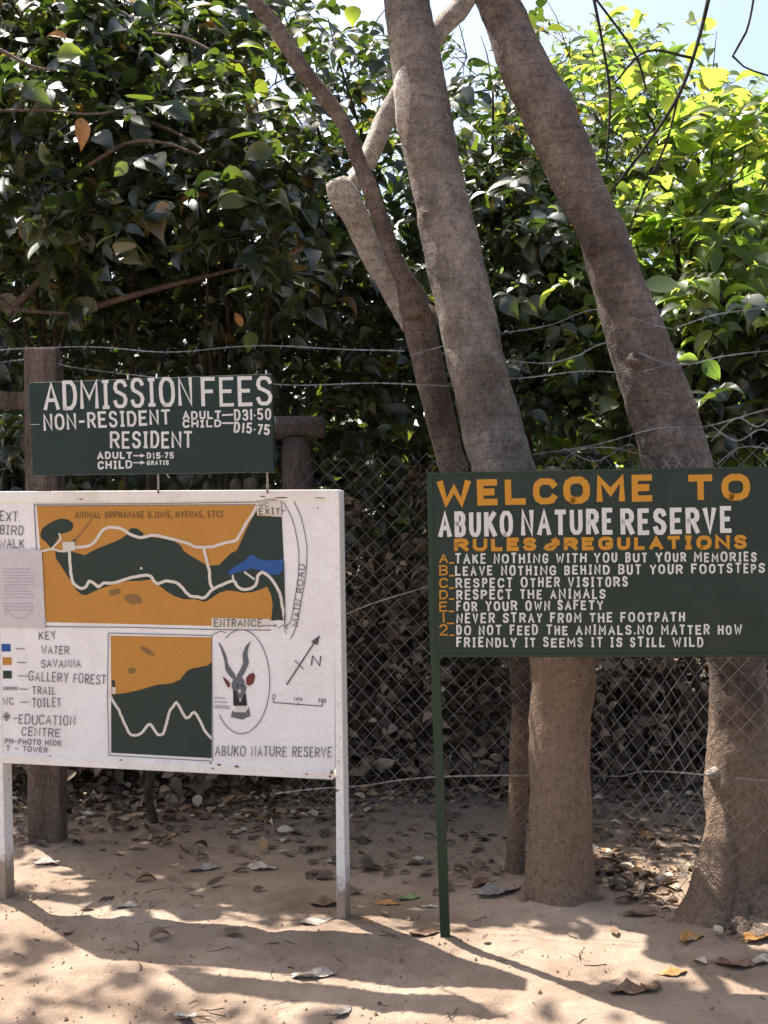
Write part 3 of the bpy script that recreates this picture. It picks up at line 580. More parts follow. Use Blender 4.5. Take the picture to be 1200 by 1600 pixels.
# ------------------------------------------------------------------ fence
FX = [(-5, 6.0), (-3.5, 5.7), (-1.57, 5.22), (-.4, 5.0), (.1, 4.87), (.55, 4.74), (.88, 4.63), (1.05, 4.42), (1.18, 4.16), (1.34, 4.10), (1.6, 4.06), (2.4, 3.98), (3.6, 3.9)]
def fence_y(x): return float(np.interp(x, [p[0] for p in FX], [p[1] for p in FX]))
def fpt(px, py):                              # photo pixel onto the fence surface
    Y = 4.8
    for _ in range(30): Y = .5*Y+.5*fence_y((px-600)/F*Y)
    return at(px, py, Y)
fence = empty('fence', (-.4, 5.0, 0), 'rusty chain-link and barbed wire fence behind the boards with rough wooden posts', 'fence')
def chain_link():
    dense = np.arange(-.42, 2.6, .004); py = np.array([fence_y(x) for x in dense])
    s = np.concatenate([[0], np.cumsum(np.hypot(np.diff(dense), np.diff(py)))])
    wz = .037; V = []; L = []
    r = np.random.default_rng(8)
    nz = 49; wd = .036; n_w = int(s[-1]/wd)
    allV = []; fs = []
    off = 0
    for i in range(n_w):
        sc = (i+.5)*wd; j = np.arange(nz); ph = 1 if i % 2 else -1
        sj = sc+ph*np.where(j % 2, .5, -.5)*wd*1.02
        x = np.interp(sj, s, dense); y = np.interp(sj, s, py)
        z = .01+j*wz*1.0
        sag = .02*np.sin(x*3.1+z*2)+.012*np.sin(x*7.3-z*3.7)
        y = y+sag*np.clip(z, 0, 1)+(.0022*ph*np.where(j % 2, 1, -1)); x = x+.012*np.sin(z*4+x*5)
        z = z+.012*np.sin(x*4.7+1)+.008*np.sin(x*11+z*3)
        C = np.stack([x, y, z], -1); rad = .0016
        tri = np.array([[rad, 0, 0], [-.5*rad, rad*.87, 0], [-.5*rad, -rad*.87, 0]])
        allV.append((C[:, None]+tri[None]).reshape(-1, 3))
        for k in range(nz-1):
            for a in range(3): fs.append((off+k*3+a, off+k*3+(a+1) % 3, off+k*3+3+(a+1) % 3, off+k*3+3+a))
        off += nz*3
    m_ = MB(); m_.add(np.concatenate(allV), fs, True); m_.build('chain_link', M['wire'], fence)
chain_link()
def barbed(pts, barbs=True, r=.0018, name='barbed_wire'):
    m_ = MB(); P = [fpt(*p[:2])+Vector((0, p[2] if len(p) > 2 else 0, 0)) for p in pts]
    C = catmull([(*p, 0) for p in P], .012); s = np.arange(len(C))
    for ph in (0, math.pi):
        Q = C.copy(); Q[:, 1] += .0022*np.cos(s*.9+ph); Q[:, 2] += .0022*np.sin(s*.9+ph)+.004*np.sin(s*.13)
        n = len(Q); tri = np.array([[0, r*.7, 0], [0, -.35*r, .6*r], [0, -.35*r, -.6*r]])
        V = (Q[:, None, :3]+tri[None]).reshape(-1, 3)
        m_.add(V, [(k*3+a, k*3+(a+1) % 3, k*3+3+(a+1) % 3, k*3+3+a) for k in range(n-1) for a in range(3)])
    if barbs:
        for k in range(4, len(C), 11):
            for dv in ((.006, .004, .016), (-.006, .006, -.015), (.004, -.012, .010)):
                p = Vector(C[k, :3]); d = Vector(dv); m_.add([p-d+Vector((.001, 0, 0)), p-d-Vector((.001, 0, 0)), p+d], [(0, 1, 2)]); 
    m_.build(name, M['wire'], fence)
barbed([(-40, 552), (100, 541), (250, 549), (440, 540), (560, 548), (632, 548)])
barbed([(-40, 575), (60, 560), (110, 572), (190, 585), (300, 592), (430, 600), (650, 600), (760, 605)])
barbed([(640, 556), (770, 522), (860, 508), (940, 484), (1040, 512), (1060, 512), (1120, 492), (1200, 477), (1300, 455)])
barbed([(700, 560), (775, 562), (850, 566), (900, 556), (955, 537), (1050, 568), (1130, 558), (1200, 549), (1300, 535)])
barbed([(700, 600), (800, 592), (900, 580), (990, 583), (1060, 560)])
barbed([(780, 720), (900, 700), (1020, 672), (1100, 665), (1200, 640), (1300, 630)])
barbed([(430, 1240), (560, 1227), (620, 1219), (690, 1215), (780, 1210), (880, 1213), (965, 1212), (1005, 1204), (1090, 1211), (1200, 1218), (1300, 1222)], False, .003, 'tension_wire')
barbed([(540, 960), (580, 945), (640, 925), (668, 915)], False, .002, 'tension_wire')
for q in ([(870, 735), (900, 706), (960, 700), (1010, 712)], [(880, 700), (930, 722), (985, 694), (1000, 730)], [(1110, 690), (1150, 655), (1185, 668), (1215, 640)], [(1105, 660), (1150, 690), (1190, 672), (1230, 690)], [(1120, 725), (1160, 700), (1220, 706)]):
    barbed(q, True, .002, 'loose_wire')
# timber
def post(rows, name, m, r_=.03, sides=12): 
    m_ = MB(); tube(m_, px_path(rows), sides, .06, r_, seed=len(rows)+int(rows[0][0])); return m_.build(name, m, fence)
m_ = MB(); c = at(73, 545, 5.24); hw = 25*5.24/F
box(m_, (c.x-hw, 5.24-.05, -.05), (2*hw+.004, 0, 0), (0, .13, 0), (-.02, 0, c.z+.05)); m_.build('post', M['wood'], fence, .012)
m_ = MB(); a = at(-260, 598, 5.45); b = at(48, 614, 5.24)
box(m_, (a.x, a.y, a.z-.08), (b.x-a.x, b.y-a.y, b.z-a.z), (.01, .06, 0), (0, 0, .082)); m_.build('rail', M['wood'], fence, .006)
post([(40, 690, 5.3, 34), (200, 682, 5.2, 34), (340, 672, 5.12, 36), (425, 668, 5.07, 37), (470, 668, 5.05, 37), (505, 668, 5.03, 34)], 'rail', M['wood_dark'], .05)
post([(463, 684, 5.06, 40), (464, 730, 5.06, 45), (468, 800, 5.06, 42), (490, 1000, 5.05, 30), (522, 1190, 5.03, 18), (534, 1280, 5.02, 14), (537, 1375, 5.02, 14)], 'post', M['wood_dark'], .06)
post([(240, 690, 5.6, 16), (232, 900, 5.6, 14), (238, 1180, 5.6, 15), (232, 1240, 5.6, 14), (246, 1300, 5.6, 15)], 'post', M['twig'], .08)
for (px, py, w_) in ((371, 758, 22), (393, 757, 24)):
    m_ = MB(); e = fpt(px, py); R = w_*.5*e.y/F
    tube(m_, [(e.x-.04, e.y+.5, e.z-.1, R*.9), (e.x, e.y-.05, e.z, R), (e.x, e.y-.075, e.z+.002, R*.8)], 10, .05, .05, seed=px); m_.build('log_end', M['wood'], fence)

# ------------------------------------------------------------------ signs: painting tools
class Plane:
    def __init__(s, p0, p1): 
        s.p = Vector((p0[0], p0[1], 0)); t = Vector((p1[0]-p0[0], p1[1]-p0[1], 0)).normalized(); s.t = t; s.n = Vector((t.y, -t.x, 0))
        if s.n.y > 0: s.n = -s.n
    def __call__(s, px, py, e=0):
        r = ray(px, py); o = Vector((0, 0, CAMZ)); k = (s.p-o).dot(s.n)/r.dot(s.n); return o+r*k+s.n*e
    def slab(s, mb, quad, e0, e1):
        """quad: TL TR BR BL pixels; e0 back, e1 front offset"""
        v = [s(*q)+s.n*e1 for q in quad]+[s(*q)+s.n*e0 for q in quad]
        mb.add(v, [(3, 2, 1, 0), (4, 5, 6, 7), (0, 1, 5, 4), (1, 2, 6, 5), (2, 3, 7, 6), (3, 0, 4, 7)])
def ribbon(mb, pl, pts, w_, e, closed=False):
    P = [np.array(p, float) for p in pts]
    if closed: P = P+[P[0]]
    n = len(P)
    if n < 2: return
    Lf = []; Rt = []
    for i in range(n):
        d1 = P[i]-P[i-1] if i > 0 else (P[-1]-P[-2] if closed else None); d2 = P[i+1]-P[i] if i < n-1 else (P[1]-P[0] if closed else None)
        if d1 is None: d1 = d2
        if d2 is None: d2 = d1
        d1 = d1/(np.linalg.norm(d1)+1e-9); d2 = d2/(np.linalg.norm(d2)+1e-9)
        n1 = np.array([-d1[1], d1[0]]); n2 = np.array([-d2[1], d2[0]]); m = n1+n2; q = np.linalg.norm(m)
        if q < .35: m = n2; k = 1
        else: m = m/q; k = min(1.6, 1/max(.3, m.dot(n1)))
        Lf.append(P[i]+m*k*w_/2); Rt.append(P[i]-m*k*w_/2)
    if not closed:
        d = P[0]-P[1]; d = d/(np.linalg.norm(d)+1e-9)*w_*.35; Lf[0] = Lf[0]+d; Rt[0] = Rt[0]+d
        d = P[-1]-P[-2]; d = d/(np.linalg.norm(d)+1e-9)*w_*.35; Lf[-1] = Lf[-1]+d; Rt[-1] = Rt[-1]+d
    V = [pl(*p, e) for p in Lf]+[pl(*p, e) for p in Rt]
    mb.add(V, [(i, i+1, n+i+1, n+i) for i in range(n-1)])
def poly(mb, pl, pts, e): mb.add([pl(*p, e) for p in pts], [tuple(range(len(pts)))])
def smooth2(pts, k=4):
    C = catmull([(x, y, 0, 0) for x, y in pts], 1e9 if k < 2 else 3.0); return [(c[0], c[1]) for c in C]
def wob(pts, amp, seed):
    r = random.Random(seed); return [(x+r.uniform(-amp, amp), y+r.uniform(-amp, amp)) for x, y in pts]

O_ = [(.3, 0), (.08, .14), (0, .35), (0, .65), (.08, .86), (.3, 1), (.7, 1), (.92, .86), (1, .65), (1, .35), (.92, .14), (.7, 0), (.3, 0)]
G = {
 'A': (1, [[(0, 0), (.5, 1), (1, 0)], [(.2, .34), (.8, .34)]]),
 'B': (.9, [[(0, 0), (0, 1), (.62, 1), (.9, .9), (.95, .75), (.85, .6), (.6, .53), (0, .53)], [(.6, .53), (.92, .42), (1, .26), (.9, .08), (.62, 0), (0, 0)]]),
 'C': (.95, [[(1, .8), (.88, .95), (.65, 1), (.3, 1), (.08, .86), (0, .65), (0, .35), (.08, .14), (.3, 0), (.65, 0), (.88, .05), (1, .2)]]),
 'D': (.95, [[(0, 0), (0, 1), (.6, 1), (.9, .84), (1, .6), (1, .4), (.9, .16), (.6, 0), (0, 0)]]),
 'E': (.85, [[(1, 1), (0, 1), (0, 0), (1, 0)], [(0, .52), (.8, .52)]]),
 'F': (.82, [[(1, 1), (0, 1), (0, 0)], [(0, .52), (.8, .52)]]),
 'G': (1, [[(1, .8), (.88, .95), (.65, 1), (.3, 1), (.08, .86), (0, .65), (0, .35), (.08, .14), (.3, 0), (.7, 0), (.95, .12), (1, .3), (1, .45), (.6, .45)]]),
 'H': (.95, [[(0, 0), (0, 1)], [(1, 0), (1, 1)], [(0, .52), (1, .52)]]),
 'I': (.55, [[(.5, 0), (.5, 1)], [(.05, 1), (.95, 1)], [(.05, 0), (.95, 0)]]),
 '|': (.25, [[(.5, 0), (.5, 1)]]),
 'J': (.8, [[(1, 1), (1, .25), (.85, .05), (.5, 0), (.15, .05), (0, .25)]]),
 'K': (.95, [[(0, 0), (0, 1)], [(.95, 1), (.05, .45)], [(.3, .6), (1, 0)]]),
 'L': (.82, [[(0, 1), (0, 0), (1, 0)]]),
 'M': (1.15, [[(0, 0), (0, 1), (.5, .35), (1, 1), (1, 0)]]),
 'N': (1, [[(0, 0), (0, 1), (1, 0), (1, 1)]]),
 'O': (1, [O_]), '0': (.85, [O_]),
 'P': (.88, [[(0, 0), (0, 1), (.65, 1), (.92, .9), (1, .74), (.92, .58), (.65, .47), (0, .47)]]),
 'Q': (1, [O_, [(.6, .3), (1, -.05)]]),
 'R': (.95, [[(0, 0), (0, 1), (.65, 1), (.92, .9), (1, .74), (.92, .58), (.65, .49), (0, .49)], [(.5, .49), (1, 0)]]),
 'S': (.9, [[(.98, .82), (.85, .95), (.6, 1), (.3, 1), (.08, .9), (.02, .74), (.15, .6), (.5, .52), (.85, .43), (1, .27), (.92, .1), (.7, 0), (.3, 0), (.12, .05), (0, .2)]]),
 'T': (.92, [[(0, 1), (1, 1)], [(.5, 1), (.5, 0)]]),
 'U': (.95, [[(0, 1), (0, .3), (.1, .1), (.32, 0), (.68, 0), (.9, .1), (1, .3), (1, 1)]]),
 'V': (.95, [[(0, 1), (.5, 0), (1, 1)]]),
 'W': (1.3, [[(0, 1), (.22, 0), (.5, .72), (.78, 0), (1, 1)]]),
 'X': (.9, [[(0, 0), (1, 1)], [(0, 1), (1, 0)]]),
 'Y': (.95, [[(0, 1), (.5, .48), (1, 1)], [(.5, .48), (.5, 0)]]),
 'Z': (.9, [[(0, 1), (1, 1), (0, 0), (1, 0)]]),
 '1': (.5, [[(.2, .8), (.6, 1), (.6, 0)]]),
 '2': (.85, [[(0, .78), (.12, .95), (.4, 1), (.75, .97), (.95, .8), (.9, .6), (0, 0), (1, 0)]]),
 '3': (.85, [[(0, .85), (.2, 1), (.7, 1), (.95, .85), (.9, .62), (.6, .52), (.3, .52)], [(.6, .52), (.95, .4), (1, .2), (.75, 0), (.25, 0), (0, .15)]]),
 '5': (.85, [[(.95, 1), (.08, 1), (.02, .55), (.6, .6), (.95, .45), (1, .22), (.8, .02), (.3, 0), (0, .12)]]),
 '7': (.8, [[(0, 1), (1, 1), (.35, 0)]]),
 '&': (1, [[(1, .55), (.45, .52), (.1, .36), (0, .16), (.2, 0), (.55, .04), (.75, .3), (.78, 1), (.55, .86)], [(.6, .78), (1, .8)]]),
 '-': (.7, [[(0, .48), (1, .48)]]), '_': (.6, [[(0, -.02), (1, -.02)]]), '.': (.2, [[(.2, .02), (.8, .02)]]), '·': (.3, [[(.1, .4), (.9, .4)]]),
 ',': (.2, [[(.7, .1), (.2, -.12)]]), '(': (.35, [[(1, 1.1), (.2, .8), (.2, .2), (1, -.1)]]), ')': (.35, [[(0, 1.1), (.8, .8), (.8, .2), (0, -.1)]]),
 '>': (1.2, [[(0, .45), (1, .45)], [(.7, .68), (1, .45), (.7, .22)]]), ' ': (.55, []),
}
SEED = [100]
def text(mb, pl, s, p0, p1, h, w_, e, gap=.3, jit=.025, h1=None):
    """hand-lettered strokes between pixel baseline ends p0..p1, height h px (h1 at the end)"""
    SEED[0] += 1; r = random.Random(SEED[0])
    adv = [G[c][0] for c in s]; tot = sum(adv)+gap*(len(s)-1)
    L = math.hypot(p1[0]-p0[0], p1[1]-p0[1]); ux, uy = (p1[0]-p0[0])/L, (p1[1]-p0[1])/L; vx, vy = uy, -ux
    inset = w_*.5; k = L/tot; x = 0; n = 0
    h1 = h1 or h
    wj = [1+r.uniform(-jit, jit)*2.2 for _ in adv]; kk = sum(adv)/sum(a*q for a, q in zip(adv, wj)); adv = [a*q*kk for a, q in zip(adv, wj)]
    for c, a in zip(s, adv):
        dy = r.uniform(-jit, jit)*h*.7; sc = 1+r.uniform(-jit, jit)*1.3; sh = r.uniform(-jit, jit)*1.2
        hh = h+(h1-h)*(x/L)
        for st in G[c][1]:
            Q = []
            for (gx, gy) in st:
                lx = x+w_*.5+(gx+sh*gy)*max(.02, a*k-w_)+r.uniform(-jit, jit)*w_*.8; ly = inset+gy*(hh*sc-w_)+dy+r.uniform(-jit, jit)*w_*.8
                if gy < 0: ly = dy+gy*hh
                Q.append((p0[0]+ux*lx+vx*ly, p0[1]+uy*lx+vy*ly))
            ribbon(mb, pl, Q, w_*r.uniform(.92, 1.08), e+(n % 6)*.00012); n += 1
        x += (a+gap)*k

# ------------------------------------------------------------------ map board
PM = Plane((-.153, 4.26), (-1.557, 4.54))
sign1 = empty('map_board', PM(262, 1200)*1.0, 'large white framed board with painted ochre and green reserve map and key', 'sign')
sign1.location.z = 0; sign1['base'] = [sign1.location.x, sign1.location.y, 0.0]
mb = MB(); PM.slab(mb, [(-14, 784), (523, 781), (523, 1203), (-12, 1176)], -.022, 0); mb.build('panel', M['white'], sign1)
mb = MB(); PM.slab(mb, [(-16, 768), (529, 765), (529, 781.5), (-16, 785)], -.05, .006); mb.build('top_rail', M['white_frame'], sign1, .003)
mb = MB(); PM.slab(mb, [(-12, 1175), (521, 1203), (521, 1218), (-12, 1191)], -.05, .006); mb.build('bottom_rail', M['white_frame'], sign1, .003)
mb = MB()
def gz(p): return float(ground_z(p.x, p.y))
# right leg: upright from board top to the earth
v0 = PM(523, 772); v1 = PM(529.5, 772); b0 = PM(527, 1437); b1 = PM(541, 1440)
def leg(mb, pl, top, bot, depth, front):
    tl, tr = pl(*top[0])+pl.n*front, pl(*top[1])+pl.n*front; bl, br = pl(*bot[0])+pl.n*front, pl(*bot[1])+pl.n*front
    d = -pl.n*depth; v = [tl, tr, br, bl, tl+d, tr+d, br+d, bl+d]
    mb.add(v, [(3, 2, 1, 0), (4, 5, 6, 7), (0, 1, 5, 4), (1, 2, 6, 5), (2, 3, 7, 6), (3, 0, 4, 7)])
mb = MB(); leg(mb, PM, ((514.5, 782), (530, 767)), ((527, 1442), (541, 1443)), .075, .0035)
mb.v[0] = tuple(PM(529.2, 767)+PM.n*.0035); mb.v[4] = tuple(PM(529.2, 767)+PM.n*(.0035-.075))
mb = MB(); leg(mb, PM, ((521.5, 766), (530, 766)), ((526.5, 1442), (540.5, 1443)), .085, .004); mb.build('leg', M['leg'], sign1, .003)
mb = MB(); leg(mb, PM, ((-24, 768), (-5, 768)), ((-9, 1405), (10, 1405)), .07, .004); mb.build('leg', M['leg'], sign1, .003)

def c1(L): return [(x/4, 570+y/4) for x, y in L]
def c2(L): return [(260+x/4, 570+y/4) for x, y in L]
def c3(L): return [(x/4, 960+y/4) for x, y in L]
def c4(L): return [(260+x/4, 960+y/4) for x, y in L]
pnl = sign1
o_ = MB()
poly(o_, PM, [(57.5, 791), (401, 789), (426, 808), (427, 948), (424, 968), (331, 978), (72, 972)], .0010)
mp_ = o_.build('reserve_map', M['orange'], pnl); o_ = MB()
poly(o_, PM, [(173, 993), (331, 996), (331, 1100), (174, 1100)], .0010)
im_ = o_.build('inset_map', M['orange'], pnl); ky_ = MB()
poly(ky_, PM, [(4, 1027), (18, 1027), (18.5, 1039), (4.5, 1039)], .0010)
ky_.build('key_square', M['orange'], pnl)
g_ = MB()
main = c1([(345, 1165), (395, 1165), (440, 1165), (490, 1178), (530, 1190), (575, 1165), (620, 1143), (670, 1124), (720, 1105), (755, 1088), (790, 1065), (800, 1040), (822, 1020), (860, 1024), (900, 1055), (890, 1075), (960, 1078), (1060, 1090), (1100, 1108), (1130, 1130), (1200, 1180)])[:-1]
main += c2([(110, 1165), (150, 1192), (190, 1215), (230, 1240), (260, 1255), (290, 1255), (330, 1250), (365, 1215), (400, 1180), (440, 1160), (455, 1130), (475, 1085), (500, 1030), (525, 980), (548, 935), (566, 920), (570, 945), (722, 950), (728, 1090), (735, 1230), (740, 1420), (745, 1600)])
main += c4([(703, 35), (655, 40)]) + c2([(665, 1500), (655, 1440), (630, 1385), (600, 1400), (540, 1420), (480, 1425), (440, 1415), (380, 1410), (330, 1425), (280, 1460), (240, 1482), (180, 1465), (110, 1465), (50, 1445), (0, 1415)])
main += c1([(990, 1375), (965, 1358), (940, 1342), (880, 1350), (800, 1352), (740, 1362), (700, 1375), (640, 1395), (590, 1415), (540, 1440), (510, 1435), (480, 1410), (460, 1380), (435, 1340), (400, 1285), (375, 1245), (352, 1215)])
poly(g_, PM, main, .0016)
poly(g_, PM, smooth2(c1([(252, 1060), (270, 1020), (320, 985), (380, 962), (430, 970), (458, 995), (450, 1030), (410, 1050), (378, 1060), (350, 1110), (322, 1142), (290, 1110), (260, 1085)])), .0016)
g_.build('forest_paint', M['forest'], mp_); g_ = MB()
inset = c3([(695, 500), (760, 494), (800, 488), (880, 470), (980, 440), (1060, 432)])+c4([(40, 428), (85, 408), (108, 380), (130, 352), (160, 338), (200, 330), (255, 320), (278, 302), (284, 300), (284, 898)])+[(174, 1176)]
poly(g_, PM, inset, .0016)
poly(g_, PM, [(175, 1062), (180, 1063), (180, 1074), (175, 1074)], .0019)
g_.build('forest_paint', M['forest'], im_); g_ = MB()
poly(g_, PM, [(5, 1048), (18.5, 1048), (18.5, 1060), (5, 1060)], .0016)
g_.build('key_square', M['forest'], pnl)
b_ = MB()
poly(b_, PM, wob(c2([(385, 1300), (405, 1280), (430, 1262), (455, 1245), (480, 1232), (500, 1210), (520, 1190), (545, 1190), (565, 1205), (590, 1215), (625, 1222), (660, 1225), (690, 1222), (727, 1215), (736, 1270), (700, 1310), (650, 1310), (610, 1292), (575, 1282), (540, 1276), (490, 1285), (440, 1300), (400, 1312)]), .8, 3), .0022)
b_.build('water_paint', M['blue'], mp_); b_ = MB()
poly(b_, PM, [(2.5, 1006), (16.5, 1006), (17, 1018), (3, 1018)], .0016)
b_.build('key_square', M['blue'], pnl)
s_ = MB()
def ell(cx, cy, rx, ry, a=0, n=18, wv=.12, seed=1):
    r = random.Random(seed); out = []
    for k in range(n):
        t = k*2*math.pi/n; q = 1+r.uniform(-wv, wv); x, y = rx*math.cos(t)*q, ry*math.sin(t)*q
        out.append((cx+x*math.cos(a)-y*math.sin(a), cy+x*math.sin(a)+y*math.cos(a)))
    return out
poly(s_, PM, ell(179, 925, 10, 5.5, -.25, seed=1), .0014); poly(s_, PM, ell(208, 936, 14, 8, .25, seed=2), .0014)
s_.build('smudge_paint', M['smudge'], mp_); s_ = MB()
poly(s_, PM, ell(230, 1017, 13, 4, .55, seed=3), .0014); poly(s_, PM, ell(206, 1048, 6.5, 5, 0, seed=4), .0014)
s_.build('smudge_paint', M['smudge'], im_)
t_ = MB(); TW = 4.6
def trail(L, w_=TW, e=.0028): ribbon(t_, PM, wob(smooth2(L), .35, len(L)), w_, e)
trail(c1([(470, 1140), (540, 1135), (590, 1110), (620, 1065), (650, 1028), (700, 1015), (760, 1025), (820, 1060), (880, 1080), (960, 1065), (1040, 1080), (1120, 1100), (1190, 1122)])+c2([(180, 1137), (240, 1140), (300, 1135), (360, 1115), (430, 1100), (455, 1070), (500, 990), (535, 940), (560, 890)]))
trail(c1([(435, 1165), (440, 1250), (450, 1330), (470, 1375), (510, 1398), (540, 1385), (560, 1352), (590, 1365), (615, 1388), (650, 1365), (700, 1365), (760, 1350), (820, 1330), (930, 1315), (960, 1345), (990, 1368), (1040, 1350), (1110, 1365), (1140, 1392)])+c2([(145, 1440), (200, 1450), (240, 1455), (290, 1405), (350, 1375), (420, 1350), (445, 1385), (490, 1405), (545, 1390), (565, 1365), (572, 1322), (600, 1297), (640, 1320), (680, 1370), (710, 1430), (725, 1500), (735, 1560), (743, 1610)]), e=.0031)
trail(c2([(235, 1145), (250, 1210), (270, 1290), (275, 1360), (290, 1395)]), e=.0034)
trail(c2([(415, 1315), (425, 1360)]), 3, e=.0034); trail(c2([(490, 1295), (550, 1340)]), 3, e=.0034)
trail(c1([(200, 1150), (265, 1165), (320, 1152), (400, 1165), (470, 1140)]), 3.4, .0034); trail(c1([(330, 1145), (380, 1090), (372, 1055)]), 3, .0037)
ti_ = MB(); ribbon(ti_, PM, wob(smooth2(c3([(690, 470), (695, 520), (740, 590), (780, 680), (810, 740), (840, 755), (880, 745), (920, 700), (940, 685), (970, 725), (990, 750), (1020, 745), (1040, 690), (1060, 610), (1080, 580)])+c4([(65, 550), (100, 610), (125, 645), (150, 635), (175, 610), (210, 660), (245, 730), (283, 772)])), .35, 5), 4.2, .0028)
poly(t_, PM, [(98, 847), (117, 846), (118, 860), (99, 861)], .004); poly(t_, PM, [(402, 781), (440, 780), (440.5, 806), (402, 805)], .0028)
poly(t_, PM, [(331, 965.5), (421, 967), (421, 979), (331, 980)], .0028)
poly(ti_, PM, [(176, 1073), (182, 1074), (181, 1084), (176, 1083)], .0040); ti_.build('trail_paint', M['trail'], im_); poly(t_, PM, ell(221, 888, 2, 2, 0, 8), .0028)
t_.build('trail_paint', M['trail'], mp_)

k_ = MB(); E0 = .0046
def ln(L, w_=1.1, e=E0): ribbon(k_, PM, L, w_, e)
ln([(54, 788), (230, 787), (403, 784.5)]); ln([(54, 788), (58, 862)], 1.3); ln([(71, 972.5), (71, 979), (200, 980), (331, 983.5), (424, 984.5)], 1.2); ln([(57, 790.5), (400, 788)], .9)
ln([(170, 989), (168.5, 1085), (171, 1180), (331, 1189)], 1.1); ln([(170, 989), (250, 991), (331, 993)], 1.1); ln([(331.5, 993), (333, 1188)], .9)
ln([(444, 877), (446, 968)], 1.2); ln([(403, 783), (440, 781.5), (441, 806)], .9)
ln(smooth2(c2([(735, 860), (790, 970), (820, 1100), (830, 1200), (825, 1330), (805, 1460), (780, 1600)])+c4([(752, 70), (755, 92), (742, 60), (738, 20), (742, 0)])), 1.2)
ln(smooth2(c2([(800, 855), (845, 960), (875, 1100), (880, 1200), (870, 1330), (845, 1470), (815, 1625)])+c4([(780, 152)])), 1.2)
ln(c4([(700, 85), (735, 65), (742, 100), (750, 120)]), 1); ln(c4([(600, 70), (690, 70)]), 1); ln(c4([(675, 62), (690, 70), (672, 78)]), .9, E0+.0002)
ln([(143, 813), (120, 842)], 1); poly(k_, PM, [(113, 846), (116, 842), (120, 843), (118, 847)], E0)
for y in (1073.5, 1075.5, 1077.5): ln([(6, y), (28, y+.3)], .9)
for (x0, x1, y) in ((26, 39, 1013.5), (28, 41, 1035), (29, 44, 1056), (31, 45, 1076.5), (33, 45, 1096.8), (22, 28, 1122)): ln([(x0, y), (x1, y+.3)], 1.2)
k_.build('map_outline', M['ink'], pnl); k_ = MB()
text(k_, PM, 'KEY', (62, 1000.5), (89, 998), 13, 1.3, E0, jit=.05)
text(k_, PM, 'WATER', (65, 1021.5), (108.5, 1022.5), 13, 1.3, E0, jit=.05)
text(k_, PM, 'SAVANNA', (65, 1043), (127, 1042.5), 12.5, 1.3, E0, jit=.05)
text(k_, PM, 'GALLERY FOREST', (45, 1063.5), (166, 1069.5), 15, 1.3, E0, jit=.05)
text(k_, PM, 'TRAIL', (51, 1085), (87, 1085.5), 13, 1.3, E0, jit=.05)
text(k_, PM, 'WC', (6, 1102), (22, 1101), 12, 1.2, E0, jit=.05)
text(k_, PM, 'TOILET', (51, 1105), (96, 1104.5), 14, 1.3, E0, jit=.05)
text(k_, PM, 'EDUCATION', (30, 1131), (118, 1133.5), 15, 1.3, E0, jit=.05)
text(k_, PM, 'CENTRE', (34, 1149), (95, 1152), 13, 1.3, E0, jit=.05)
text(k_, PM, 'PH-PHOTO HIDE', (8, 1162), (97, 1165), 8.5, 1.2, E0, jit=.05)
text(k_, PM, 'T - TOWER', (10, 1173), (75, 1176), 8.5, 1.2, E0, jit=.05)
ln([(11, 1113), (16, 1119), (11, 1126), (5.5, 1119), (11, 1113)], 1.3); poly(k_, PM, [(11, 1116), (14, 1119), (11, 1123), (8, 1119)], E0+.0003)
k_.build('key_lettering', M['ink'], pnl); k_ = MB()
text(k_, PM, 'EXT.', (0.5, 814.5), (33, 815), 15.5, 1.4, E0, jit=.05); text(k_, PM, 'BIRD', (0.5, 835), (37, 836.5), 15, 1.4, E0, jit=.05); text(k_, PM, 'WALK', (-1, 857), (39, 856), 14.5, 1.4, E0, jit=.05)
text(k_, PM, 'ENTRANCE', (335, 979.5), (410, 979), 12, 1.3, E0, jit=.05)
text(k_, PM, 'EXIT-', (405, 804.5), (446, 803), 10, 1.4, E0, jit=.05); text(k_, PM, 'WC', (405, 793), (420, 792), 7, .9, E0); 
text(k_, PM, 'MAIN ROAD', (467, 979), (477.5, 882), 10, 1.3, E0, jit=.06)
text(k_, PM, 'ABUKO NATURE RESERVE', (336.5, 1180), (519, 1183.5), 16, 1.3, E0, jit=.05)
k_.build('place_lettering', M['ink'], pnl); k_ = MB()
text(k_, PM, 'N', (486, 1039.5), (501, 1041), 16, 2.2, E0)
ln(c4([(755, 437), (930, 170)]), 2.2); ln(c4([(805, 288), (858, 340)]), 1.3, E0+.0002)
poly(k_, PM, c4([(962, 128), (945, 192), (905, 172)]), E0+.0004)
k_.build('north_arrow', M['ink'], pnl); k_ = MB()
ln(c4([(670, 528), (672, 550), (975, 573), (978, 545)]), 1.3); ln(c4([(825, 548), (827, 565)]), 1, E0+.0002)
text(k_, PM, '0', c4([(660, 525)])[0], c4([(682, 527)])[0], 7, 1, E0); text(k_, PM, '100', c4([(797, 537)])[0], c4([(850, 539)])[0], 5, 1, E0); text(k_, PM, '200', c4([(950, 548)])[0], c4([(1000, 550)])[0], 6, 1, E0)
k_.build('scale_bar', M['ink'], pnl); k_ = MB()
ln([c4([(470+178*math.cos(t), 420+325*math.sin(t))])[0] for t in np.linspace(-2.15, 2.45, 40)], 1.2)
ln(c4([(285, 140), (300, 120), (340, 105), (373, 112)]), 1)
for y in (520, 545, 570, 582): ln(c4([(302, y), (370+(y-520)*.5, y+4)]), .9)
k_.build('emblem_oval', M['ink'], pnl)
bt = MB(); text(bt, PM, 'ANIMAL ORPHANAGE (LIONS, HYENAS, ETC)', (117, 810), (348, 808.5), 10.5, 1.5, .0026, jit=.05); bt.build('map_lettering', M['ink_brown'], mp_)
a_ = MB()
